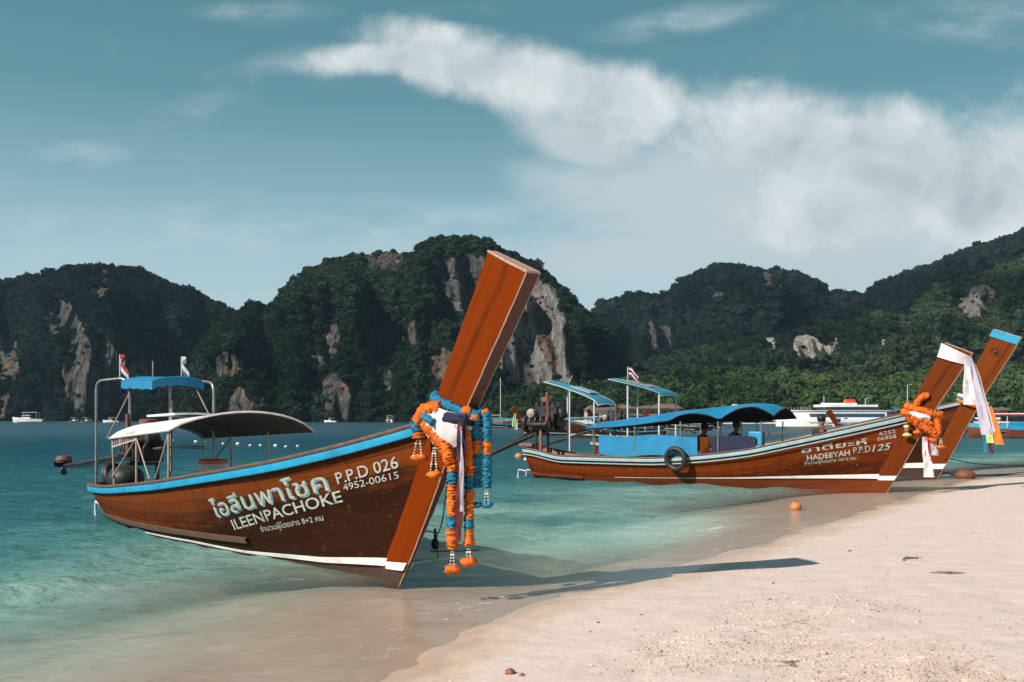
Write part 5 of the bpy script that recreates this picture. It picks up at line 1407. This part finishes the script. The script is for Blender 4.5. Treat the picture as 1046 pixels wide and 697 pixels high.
# ------------------------------------------------------------------ people
def person(name, joints, edges, radii, root_i, mat, parent):
    me = bpy.data.meshes.new(name); me.from_pydata(joints, edges, [])
    o = bpy.data.objects.new(name, me); COL.objects.link(o)
    me.materials.append(mat)
    bm = bmesh.new(); bm.from_mesh(me); ly = bm.verts.layers.skin.verify(); bm.verts.ensure_lookup_table()
    for v, r in zip(bm.verts, radii):
        v[ly].radius = (r, r); v[ly].use_root = (v.index == root_i)
    bm.to_mesh(me); bm.free()
    o.modifiers.new('skin', 'SKIN').use_smooth_shade = True
    s = o.modifiers.new('sub', 'SUBSURF'); s.levels = 1; s.render_levels = 2
    o.parent = parent
    return o
def seated(loc, rz, label, shirt, shorts, lean=.1):
    """sitting on a thwart: hips at the origin"""
    root = empty('person', loc, rz); tag(root, label, 'person', 'people in the boats')
    J = [(0, 0, .08), (lean * .5, 0, .32), (lean, 0, .52), (lean + .02, 0, .60), (lean + .05, 0, .70), (lean + .05, 0, .80),
         (.05, .10, .06), (.42, .13, .10), (.44, .13, -.32), (.54, .14, -.36), (.05, -.10, .06), (.42, -.13, .10), (.44, -.13, -.32), (.54, -.14, -.36),
         (lean, .19, .50), (lean + .08, .26, .26), (lean + .28, .18, .16), (lean + .36, .16, .16), (lean, -.19, .50), (lean + .08, -.26, .26), (lean + .28, -.18, .16), (lean + .36, -.16, .16)]
    E_ = [(0, 1), (1, 2), (2, 3), (3, 4), (4, 5), (0, 6), (6, 7), (7, 8), (8, 9), (0, 10), (10, 11), (11, 12), (12, 13), (2, 14), (14, 15), (15, 16), (16, 17), (2, 18), (18, 19), (19, 20), (20, 21)]
    Rr = [.13, .125, .13, .055, .095, .075, .085, .065, .045, .04, .085, .065, .045, .04, .06, .042, .034, .04, .06, .042, .034, .04]
    person('body', J, E_, Rr, 0, M['skin'], root)
    b = MB(); b.tube([(0, 0, .02), (lean * .5, 0, .28), (lean * .95, 0, .50), (lean, 0, .56)], [.165, .155, .165, .09], 14, True, lambda i, j, ph: 1 + .22 * abs(math.sin(ph)))
    b.build('shirt', shirt, root, smooth=80)
    b = MB()
    for s in (-1, 1): b.tube([(-.02, .08 * s, .07), (.2, .12 * s, .09), (.36, .13 * s, .10)], [.12, .10, .085], 12)
    b.build('shorts', shorts, root, smooth=80)
    b = MB(); b.ball((lean + .035, 0, .80), .112, 14, 1.05); b.build('hair', M['hair'], root, smooth=80)
    f = MB(); f.ball((lean + .150, 0, .735), .018, 8); f.build('nose', M['skin'], root, smooth=80)
    return root
seated(in_boat(second, (-1.70, -.05, 1.00)), RZ2 + .5, 'person in a dark shirt and blue shorts sitting in the bow of the red-brown boat', M['shirt_dark'], M['shorts_blue'])
seated(in_boat(second, (-4.0, .25, .84)), RZ2, 'dark-haired person sitting under the blue awning beside the navy screen', M['shirt_dark'], M['shirt_dark'], .05)
seated(in_boat(second, (-4.95, .35, .78)), RZ2, 'dark-haired person sitting under the blue awning above the blue side tarp', M['shirt_dark'], M['shorts_blue'], .05)

# ------------------------------------------------------------------ boats further out
def generic_boat(roof_mat, rail, label, loc, rz, roof_z=1.9):
    h = Hull(8.6, (1.7, 2.75), [(-8.6, .75), (-6, .62), (-3, .85), (.6, 1.75)], wx=(.4, .5))
    r = base_boat('longtail_boat', h, loc, rz, dict(hull=M['hull_far'], bottom=M['bottom'], stem=M['stem_red'], cap=M['cap_wood'], rail=rail, inner=M['deck']), stripe=(lerp_fn([-9, 0], [.05, .22]), lerp_fn([-9, 0], [.12, .34])), seats=(-6, -4), worn=False)
    two_sided_roof('awning', barrel(-7.0, -2.6, .85, lambda t: roof_z - .2, lambda t: roof_z), roof_mat, M['canopy_dark'], roof_mat, r)
    for X in (-6.8, -4.7, -2.8):
        for y in (-.8, .8): post(r, (X, y, .6), (X, y, roof_z - .2), .025, M['pipe_pale'])
    engine(r, (-8.4, 0, 1.35), (-11.2, 0, .5), (-6.9, 0, 1.5), 1.0, False)
    tag(r, label, 'boat', 'longtail boats')
    return r
protoA = generic_boat(M['tarp'], M['blue'], 'longtail boat with its bow pointing left, beyond the engine of the red-brown boat', (1.5, 105, 0), R(186))
ribA, o = hung('bow_cloth', protoA, (.9, 0, 1.8), 'pale green and pink ribbon on the left-pointing bow beyond the red-brown boat engine', 'sash', 'bow cloths')
ribbon([o(1.2, .12, 2.3), o(1.3, .15, 1.6), o(1.35, .15, .9)], .3, 'green_ribbon', M['cloth_green'], ribA, .05, 1)
ribbon([o(1.0, .14, 1.7), o(1.05, .16, 1.2), o(1.1, .16, .6)], .3, 'pink_ribbon', M['cloth_white'], ribA, .05, 2)
protoB = generic_boat(M['canopy_white'], M['pale_blue'], 'white-roofed longtail boat moored before the beige building', ((668 - 523) / FPX * 150, 150, 0), R(172))
def more(proto, px, D, rz, label, sc=1.0):
    c = copy_tree(proto); c.location = ((px - 523) / FPX * D, D, 0); c.rotation_euler = (0, 0, R(rz)); c.scale = (sc, sc, sc); tag(c, label); return c
more(protoA, 487, 190, 178, 'blue-railed longtail boat far off, just right of the nearest bow post')
more(protoA, 584, 92, 168, 'blue-roofed longtail boat behind the stern frame of the red-brown boat')
more(protoB, 612, 120, 200, 'white-roofed longtail boat behind the blue engine roof of the red-brown boat')
more(protoA, 862, 82, 174, 'blue-roofed longtail boat in front of the white ferry', .85)
more(protoB, 905, 165, 8, 'white-roofed longtail boat just right of the white ferry')
more(protoA, 928, 130, 186, 'blue-roofed longtail boat left of the orange bow garland')
more(protoB, 975, 140, 176, 'white-roofed longtail boat between the two right-hand bow posts')
more(protoA, 1030, 150, 170, 'blue-roofed longtail boat behind the blue and brown passenger boat')
more(protoB, 735, 170, 4, 'white-roofed longtail boat before the grey block with a mast')
def motorboat(loc, rz, label, sc=1.0):
    r = empty('motorboat', loc, rz); tag(r, label, 'boat', 'small white motorboats')
    rows = []
    for t in np.linspace(0, 1, 12):
        w = 1.15 * (1 - max(0, t - .45) ** 2 / .3025) if t > .45 else 1.15
        x = -3 + 6.4 * t; sh = .75 + .45 * t ** 2; w = max(.03, w)
        rows.append([(x, w, sh), (x - .1 * t, w * .9, .2), (x - .2 * t, 0, -.3), (x - .1 * t, -w * .9, .2), (x, -w, sh)])
    b = MB(); b.sheet(rows, .06); b.build('hull', M['white'], r, smooth=40)
    b = MB(); b.box((-.5, 0, .72), (4.2, 1.9, .08)); b.build('deck', M['canopy_trim'], r)
    b = MB(); b.box((.5, 0, 1.15), (1.9, 1.6, .85), None, .8); b.build('cabin', M['white'], r, bevel=.06)
    b = MB(); b.box((.5, 0, 1.33), (1.80, 1.50, .30), None, .92); b.build('window', M['glass_dark'], r)
    b = MB(); b.box((-.3, 0, 2.15), (3.0, 1.8, .08)); b.build('roof', M['white'], r, bevel=.03)
    for x in (-1.7, 1.0):
        for y in (-.8, .8): post(r, (x, y, .8), (x, y, 2.12), .03, M['pipe_pale'], 'roof_post')
    b = MB(); b.box((-3.15, 0, .75), (.35, .5, .8)); b.build('outboard_motor', M['black'], r, bevel=.05)
    r.scale = (sc,) * 3
    return r
mb = motorboat(((30 - 523) / FPX * 420, 420, 0), R(185), 'white motorboat with a cabin moored off the far left cliffs', 2.0)
def moreM(px, D, rz, label, sc):
    c = copy_tree(mb); c.location = ((px - 523) / FPX * D, D, 0); c.rotation_euler = (0, 0, R(rz)); c.scale = (sc,) * 3; tag(c, label); return c
moreM(76, 440, 90, 'small white boat left of the tall stern frame, nearer the motorboat', 1.0)
moreM(89, 440, 80, 'small white boat just left of the tall stern frame post', 1.0)
moreM(114, 400, 185, 'white-roofed boat seen inside the tall stern frame', 1.0)
moreM(296, 420, 90, 'small white boat above the right end of the grey awning', 1.1)
moreM(398, 400, 95, 'small white boat under the centre cliffs left of the nearest bow post', 1.3)
moreM(338, 430, 170, 'small low white boat off the centre hill, right of the grey awning', .9)
def yacht(loc, rz, label):
    r = empty('sailing_yacht', loc, rz); tag(r, label, 'yacht')
    rows = []
    for t in np.linspace(0, 1, 12):
        w = 1.7 * math.sin(math.pi * (.18 + .82 * t) ** .8) ; x = -5.5 + 11 * t
        rows.append([(x, w, 1.1 + .3 * t), (x, w * .8, .3), (x, 0, -.4), (x, -w * .8, .3), (x, -w, 1.1 + .3 * t)])
    b = MB(); b.sheet(rows, .08); b.build('hull', M['buoy_pale'], r, smooth=40)
    b = MB(); b.box((-.5, 0, 1.6), (5, 2.0, .8), None, .8); b.build('cabin', M['beige_wall'], r, bevel=.08)
    b = MB(); b.box((0, 0, 1.2), (9.5, 2.2, .1)); b.build('deck', M['deck'], r)
    b = MB(); b.tube([(.8, 0, 1.2), (.8, 0, 12.0)], .09, 8); b.build('mast', M['pipe_pale'], r)
    b = MB(); b.tube([(.8, 0, 2.6), (-4, 0, 2.5)], .14, 8); b.build('boom', M['canopy_trim'], r)
    b = MB(); b.tube([(.8, 0, 11.9), (5.3, 0, 1.4)], .025, 4); b.tube([(.8, 0, 11.9), (-5.3, 0, 1.2)], .025, 4); b.build('stay', M['pipe'], r)
    return r
yacht(((508 - 523) / FPX * 250, 250, 0), R(8), 'beige sailing yacht moored right of the nearest bow post')
def ferry(loc, rz, label, L=22.0):
    r = empty('ferry', loc, rz); tag(r, label, 'ferry')
    def deck_shape(x0, x1, w, z0, z1, nose, name, mat):
        rows = []
        for t in np.linspace(0, 1, 16):
            ww = w * (1 - max(0, (t - 1 + nose) / nose) ** 2.2 * .96); x = x0 + (x1 - x0) * t
            rows.append([(x, ww, z1), (x, ww * .97, z0), (x, 0, z0 - .01), (x, -ww * .97, z0), (x, -ww, z1), (x, 0, z1 + .02), (x, ww, z1 - .001)])
        b = MB(); vs = [p for q in rows for p in q[:6]]; m = 6
        b.add(vs, [(i * m + j, i * m + (j + 1) % m, (i + 1) * m + (j + 1) % m, (i + 1) * m + j) for i in range(15) for j in range(m)] + [tuple(range(m)), tuple(15 * m + j for j in range(m))])
        return b.build(name, mat, r, smooth=35)
    k = L / 22
    deck_shape(-11 * k, 11 * k, 2.7, -.4, 1.5, .35, 'hull', M['white'])
    deck_shape(-10.9 * k, 10.2 * k, 2.74, .55, .95, .33, 'hull_band', M['pale_blue'])
    deck_shape(-10 * k, 8.6 * k, 2.45, 1.5, 3.4, .30, 'lower_cabin', M['white'])
    w = deck_shape(-9.6 * k, 8.3 * k, 2.50, 2.05, 2.85, .30, 'window_band', M['navy_band'])
    deck_shape(-10.6 * k, 9.2 * k, 2.75, 3.4, 3.62, .30, 'upper_deck', M['white'])
    deck_shape(-8.4 * k, 3.6 * k, 2.1, 4.35, 4.85, .25, 'sun_roof', M['white'])
    deck_shape(-7.6 * k, 3.0 * k, 1.9, 3.62, 4.35, .25, 'upper_cabin', M['glass_dark'])
    deck_shape(-4.5 * k, 2.2 * k, 1.5, 4.85, 5.25, .3, 'wheelhouse', M['white'])
    for y in (-.9, .9):
        b = MB(); b.box((-3.4 * k, y, 5.6), (2.6, .5, 1.0), None, .65); b.build('funnel', M['cloth_red' if y > 0 else 'orange'], r, bevel=.05)
    b = MB(); b.tube([(1.6 * k, 0, 5.2), (1.6 * k, 0, 7.0)], .06, 6); b.build('mast', M['pipe_pale'], r)
    rl = MB()
    for x in np.linspace(4 * k, 9 * k, 9): rl.tube([(x, -1.8 + (x / k - 4) * .22, 3.6), (x, -1.8 + (x / k - 4) * .22, 4.4)], .03, 5)
    rl.build('railing', M['pipe_pale'], r)
    return r
ferry(((850 - 523) / FPX * 225, 225, 0), R(176), 'white ferry with navy window band and orange funnel before the shore', 25.0)
def passenger_boat(loc, rz, label):
    r = empty('passenger_boat', loc, rz); tag(r, label, 'boat')
    rows = []; band = []
    for t in np.linspace(0, 1, 18):
        w = 1.7 * (1 - max(0, (t - .6) / .4) ** 2 * .95); x = -7 + 14 * t; sh = .95 + .9 * max(0, t - .3) ** 2
        rows.append([(x, w * .97, sh - .35), (x, w * .85, .1), (x, 0, -.4), (x, -w * .85, .1), (x, -w * .97, sh - .35)])
        band.append([(x, w * 1.02, sh), (x, w * .97, sh - .35)]); 
    b = MB(); b.sheet(rows, .08); b.build('hull', M['bottom_red'], r, smooth=40)
    for s in (1, -1):
        b = MB(); b.sheet([[(p[0], p[1] * s, p[2]) for p in q] for q in band], .07); b.build('rail_band', M['turq'], r, smooth=40)
    b = MB(); b.box((0, 0, .62), (12, 2.7, .08)); b.build('deck', M['deck'], r)
    b = MB(); b.box((-.5, 0, 1.05), (8.4, 2.5, .75)); b.build('bulwark', M['blue'], r, bevel=.04)
    b = MB(); b.box((2.6, 0, 1.35), (2.2, 1.9, 1.5)); b.build('wheelhouse', M['white'], r, bevel=.05)
    b = MB(); b.box((2.6, 0, 1.75), (2.24, 1.94, .45)); b.build('window', M['glass_dark'], r)
    b = MB(); b.box((-.6, 0, 2.22), (9.6, 3.1, .10)); b.build('roof', M['white'], r, bevel=.03)
    b = MB(); b.box((-.6, 0, 2.13), (9.7, 3.16, .07)); b.build('roof_edge', M['cloth_red'], r)
    b = MB(); b.sheet(barrel(-4.2, .5, 1.35, lambda t: 3.45, lambda t: 3.75), .04); b.build('upper_canopy', M['teal_roof'], r, smooth=50)
    for x in (-4.0, -1.8, .3):
        for y in (-1.3, 1.3): post(r, (x, y, 2.25), (x, y, 3.46), .04, M['pipe_pale'], 'canopy_post')
    for x in (-5.2, -3.2, -1.2, .8, 4.0):
        for y in (-1.45, 1.45): post(r, (x, y, .9), (x, y, 2.2), .04, M['pipe_pale'], 'roof_post')
    b = MB(); b.box((-2.2, .2, 2.8), (2.4, 1.4, .7)); b.build('deck_bench', M['canopy_trim'], r, bevel=.05)
    return r
passenger_boat(((1075 - 523) / FPX * 91, 92, 0), R(174), 'blue and brown passenger boat with white roof at the right edge')

# ------------------------------------------------------------------ far beach, buildings and shore trees
def far_strip():
    px = np.arange(480, 1300, 6.0); D = np.array([318, 326, 336, 350.0])
    Dg, Pg = np.meshgrid(D, px, indexing='ij')
    Dg = Dg + 4 * fbm(Pg / 50, Pg * 0, oct=2, seed=77)
    Z = np.array([-.6, .35, .9, 1.4])[:, None] + 0 * Pg
    o = np_mesh('far_beach', np.stack([(Pg - 523) / FPX * Dg, Dg, Z], -1).reshape(-1, 3), grid_faces(*Z.shape), M['sand'])
    tag(o, kind='structure')
far_strip()
def house(px0, px1, D, h, label, storeys=2, wall='beige_wall', roofm='roof_tan', flat=False, cat='building', n=8):
    x0, x1 = (px0 - 523) / FPX * D, (px1 - 523) / FPX * D; w = x1 - x0
    r = empty('beach_building' , ((x0 + x1) / 2, D, .5)); tag(r, label, cat)
    b = MB(); b.box((0, 4, h / 2), (w, 8, h)); b.build('wall', M[wall], r, bevel=.03)
    sh = h / storeys
    for s in range(storeys):
        b = MB(); b.box((0, -.7, sh * (s + 1) - .12), (w + .6, 1.5, .22)); b.build('balcony_slab', M[roofm], r)
        for k in range(n):
            x = -w / 2 + (k + .5) * w / n
            f = MB(); f.box((x, -.03, sh * s + sh * .45), (w / n * .55, .12, sh * .55)); fo = f.build('window', M['canopy_trim'], r)
            g = MB(); g.box((x, -.08, sh * s + sh * .45), (w / n * .47, .10, sh * .47)); g.build('pane', M['glass_dark'], fo)
    if flat:
        b = MB(); b.box((0, 4, h + .2), (w + .4, 8.4, .4)); b.build('roof', M[roofm], r)
    else:
        b = MB(); b.add([(-w / 2 - .6, -1.4, h), (w / 2 + .6, -1.4, h), (w / 2 + .6, 9, h), (-w / 2 - .6, 9, h), (-w / 2 + 1.5, 4, h + 1.5), (w / 2 - 1.5, 4, h + 1.5)],
                          [(0, 1, 5, 4), (1, 2, 5), (2, 3, 4, 5), (3, 0, 4), (3, 2, 1, 0)]); b.build('roof', M[roofm], r)
    return r
house(632, 695, 336, 4.8, 'long beige two-storey building on the far shore behind the flag', 2, n=10)
house(598, 629, 338, 4.2, 'small tan building left of the long beige one', 1, 'canopy_trim', 'roof_tan', n=4)
gb = house(727, 756, 334, 3.8, 'low grey block with a thin mast on the far shore', 1, 'concrete', 'concrete', True, n=4)
b = MB(); b.tube([(-1.0, 2, 3.8), (-1.0, 2, 8.6)], .14, 6); b.build('mast', M['rust'], gb)
b = MB(); b.box((3.5, 2, 5.0), (1.8, 2, 2.0)); b.box((5.2, 3, 4.6), (1.4, 1.6, 1.2)); b.build('water_tank', M['white'], gb, bevel=.1)
house(772, 800, 338, 3.4, 'small pale hut on the far shore left of the ferry', 1, 'canopy_trim', 'roof_tan', n=3)
house(905, 925, 336, 3.6, 'small teal-roofed hut on the far shore right of the ferry', 1, 'beige_wall', 'teal_roof', n=3)
house(1000, 1030, 336, 4.2, 'small tan-roofed house on the shore behind the passenger boat', 1, 'beige_wall', 'roof_tan', n=4)
for px, h_, lb in ((927, 12.5, 'tall thin lamp post on the shore left of the orange bow garland'), (989, 9.5, 'thin lamp post on the shore between the right-hand bow posts'), (884, 8.0, 'thin lamp post on the shore right of the ferry')):
    r = empty('lamp_post', ((px - 523) / FPX * 330, 330, .4)); tag(r, lb, 'lamp post', 'shore lamp posts')
    b = MB(); b.tube([(0, 0, 0), (0, 0, h_)], [.16, .11], 8); b.build('pole', M['pipe_pale'], r)
    b = MB(); b.bar((0, 0, h_), (1.0, 0, h_ + .15), .12, .10); b.box((1.1, 0, h_ + .13), (.7, .3, .14)); b.build('lamp_head', M['pipe_pale'], r)
def tree(px, D, h, cr, label, seed, lite):
    x = (px - 523) / FPX * D; r = empty('shore_tree', (x, D, .4)); tag(r, label, 'tree', 'trees along the far shore')
    rr = random.Random(seed); b = MB()
    b.tube([(0, 0, 0), (.2, 0, h * .35), (.1, .1, h * .7)], [.30, .22, .12], 8)
    for k in range(4):
        a = k * 1.6 + rr.random(); b.tube([(.15, 0, h * (.35 + .08 * k)), (math.cos(a) * cr * .6, math.sin(a) * cr * .6, h * .68)], [.12, .05], 6)
    b.build('trunk', M['bark'], r, smooth=80)
    pts = []; rad = []
    for k in range(9):
        a = rr.uniform(0, 6.28); q = rr.uniform(.15, .85) * cr; pts.append((math.cos(a) * q, math.sin(a) * q, h * .72 + rr.uniform(-.22, .30) * cr)); rad.append(cr * rr.uniform(.34, .52))
    t0 = np.array((0.026, 0.046, 0.021)) * (1.25 if lite else .75)
    o = scatter_crowns('crown', np.array(pts), np.array(rad), np.array([t0 * rr.uniform(.8, 1.25) for _ in pts])); o.parent = r
    return r
tl = [(560, 'dark bushy tree on the shore behind the engine of the red-brown boat'), (588, 'dark tree on the shore at the foot of the pale cliff'), (612, 'round tree behind the small tan building'), (648, 'tree rising behind the flag on the far shore'),
      (700, 'tree at the right end of the long beige building'), (716, 'tree just left of the grey block with a mast'), (765, 'tree between the grey block and the small pale hut'), (806, 'bushy tree on the shore left of the ferry'),
      (845, 'tree on the shore directly behind the ferry'), (896, 'tree on the shore right of the ferry'), (945, 'tree on the shore behind the orange bow garland'), (970, 'tree on the shore left of the white scarf'), (1015, 'tree on the shore behind the passenger boat canopy'), (1040, 'tree on the shore at the right edge of the view')]
for i, (px, lb) in enumerate(tl): tree(px, 338 + (i * 7) % 9, 6.0 + (i * 37 % 30) / 10, 3.0 + (i * 13 % 10) / 8, lb, 50 + i, px > 640)

# ------------------------------------------------------------------ grit and stones on the dry sand
def grit():
    rn = np.random.RandomState(3); bm = bmesh.new(); bmesh.ops.create_icosphere(bm, subdivisions=1, radius=1.0)
    v0 = np.array([q.co[:] for q in bm.verts]); f0 = np.array([[q.index for q in fc.verts] for fc in bm.faces]); bm.free()
    px = rn.uniform(440, 1120, 42000); py = 705 - 190 * rn.uniform(0, 1, 42000) ** 1.3
    y = 1.6 * FPX / (py - 427); x = (px - 523) / FPX * y
    z, s = ground_z(x, y)
    cl = fbm(x * .8, y * .8, oct=4, seed=91) + .55 * np.exp(-((px - 760) / 130) ** 2 - ((py - 640) / 60) ** 2)
    ok = (s > .35) & (cl + rn.normal(0, .12, len(x)) > .30)
    x, y, z = x[ok][:12000], y[ok][:12000], z[ok][:12000]; n = len(x)
    V = []; F_ = []
    sz = .0024 + .0040 * rn.gamma(1.2, .7, n)
    for i in range(n):
        q = v0 * (1 + .35 * rn.uniform(-1, 1, (len(v0), 1))) * sz[i] * np.array([1.2, rn.uniform(.6, 1.1), .55])
        a = rn.uniform(0, 6.28); q = np.stack([q[:, 0] * math.cos(a) - q[:, 1] * math.sin(a), q[:, 0] * math.sin(a) + q[:, 1] * math.cos(a), q[:, 2]], -1)
        V.append(q + np.array([x[i], y[i], z[i] + sz[i] * .2])); F_.append(f0 + i * len(v0))
    o = np_mesh('shell_grit', np.concatenate(V), np.concatenate(F_), M['pebble'], smooth=False); tag(o, kind='stuff')
grit()
def on_sand(px, py):
    y = 1.55 * FPX / (py - 427)
    for _ in range(8):
        x = (px - 523) / FPX * y; z = float(ground_z(np.array([x]), np.array([y]))[0][0]); y = (EYE - z) * FPX / (py - 427)
    return x, y, z
def stone(px, py, r, label, mat='stone', sq=.6):
    x, y, z = on_sand(px, py); o = puff((0, 0, r * .3), r, 'beach_stone', M[mat], None, int(px), sq); o.location = (x, y, z); tag(o, label, 'stone', 'stones on the sand'); return o
stone(521, 688, .035, 'knobbly brown coral stone at the bottom edge left of the shells', 'deck_red', .7)
stone(533, 690, .018, 'tiny brown stone right of the knobbly coral stone', 'deck_red', .7)
stone(611, 636, .015, 'tiny dark stone on smooth sand below the bow shadow')
stone(655, 628, .012, 'tiny dark stone right of its twin below the bow shadow')
stone(790, 596, .014, 'tiny dark stone under the tip of the bow shadow')
stone(868, 563, .020, 'small dark stone on the sand beyond the bow shadow tip')
def twig(px, py, label, L=.22, seed=1):
    x, y, z = on_sand(px, py); rr = random.Random(seed); b = MB()
    b.tube([(-L / 2, 0, .01), (-L * .2, .03, .022), (L * .15, -.02, .014), (L / 2, .03, .012)], [.009, .012, .010, .004], 6); b.tube([(-L * .1, .02, .02), (L * .1, .09, .03)], [.007, .003], 5); b.tube([(L * .1, -.02, .014), (L * .28, -.08, .02)], [.006, .003], 5)
    o = b.build('driftwood_twig', M['driftwood'], None, smooth=60); o.location = (x, y, z); o.rotation_euler = (0, 0, rr.uniform(0, 3)); tag(o, label, 'twig', 'driftwood twigs')
twig(968, 586, 'dark forked twig on the dry sand near the right edge', .34, 2)
twig(931, 571, 'pale thin twig further up the sand from the dark one', .40, 3)
twig(808, 679, 'curled dark twig at the bottom among the shell grit', .12, 5)

# ------------------------------------------------------------------ air
def build_haze():
    m, N, out = new_mat('haze_air')
    v = N.n('ShaderNodeVolumePrincipled', ins={'Color': (0.45, 0.72, 0.92), 'Density': 0.00007, 'Anisotropy': 0.0})
    N.t.links.new(v.outputs[0], out.inputs['Volume'])
    b = MB(); b.box((120, 700, 95), (3200, 2600, 212)); o = b.build('haze', m); tag(o, kind='stuff')
build_haze()
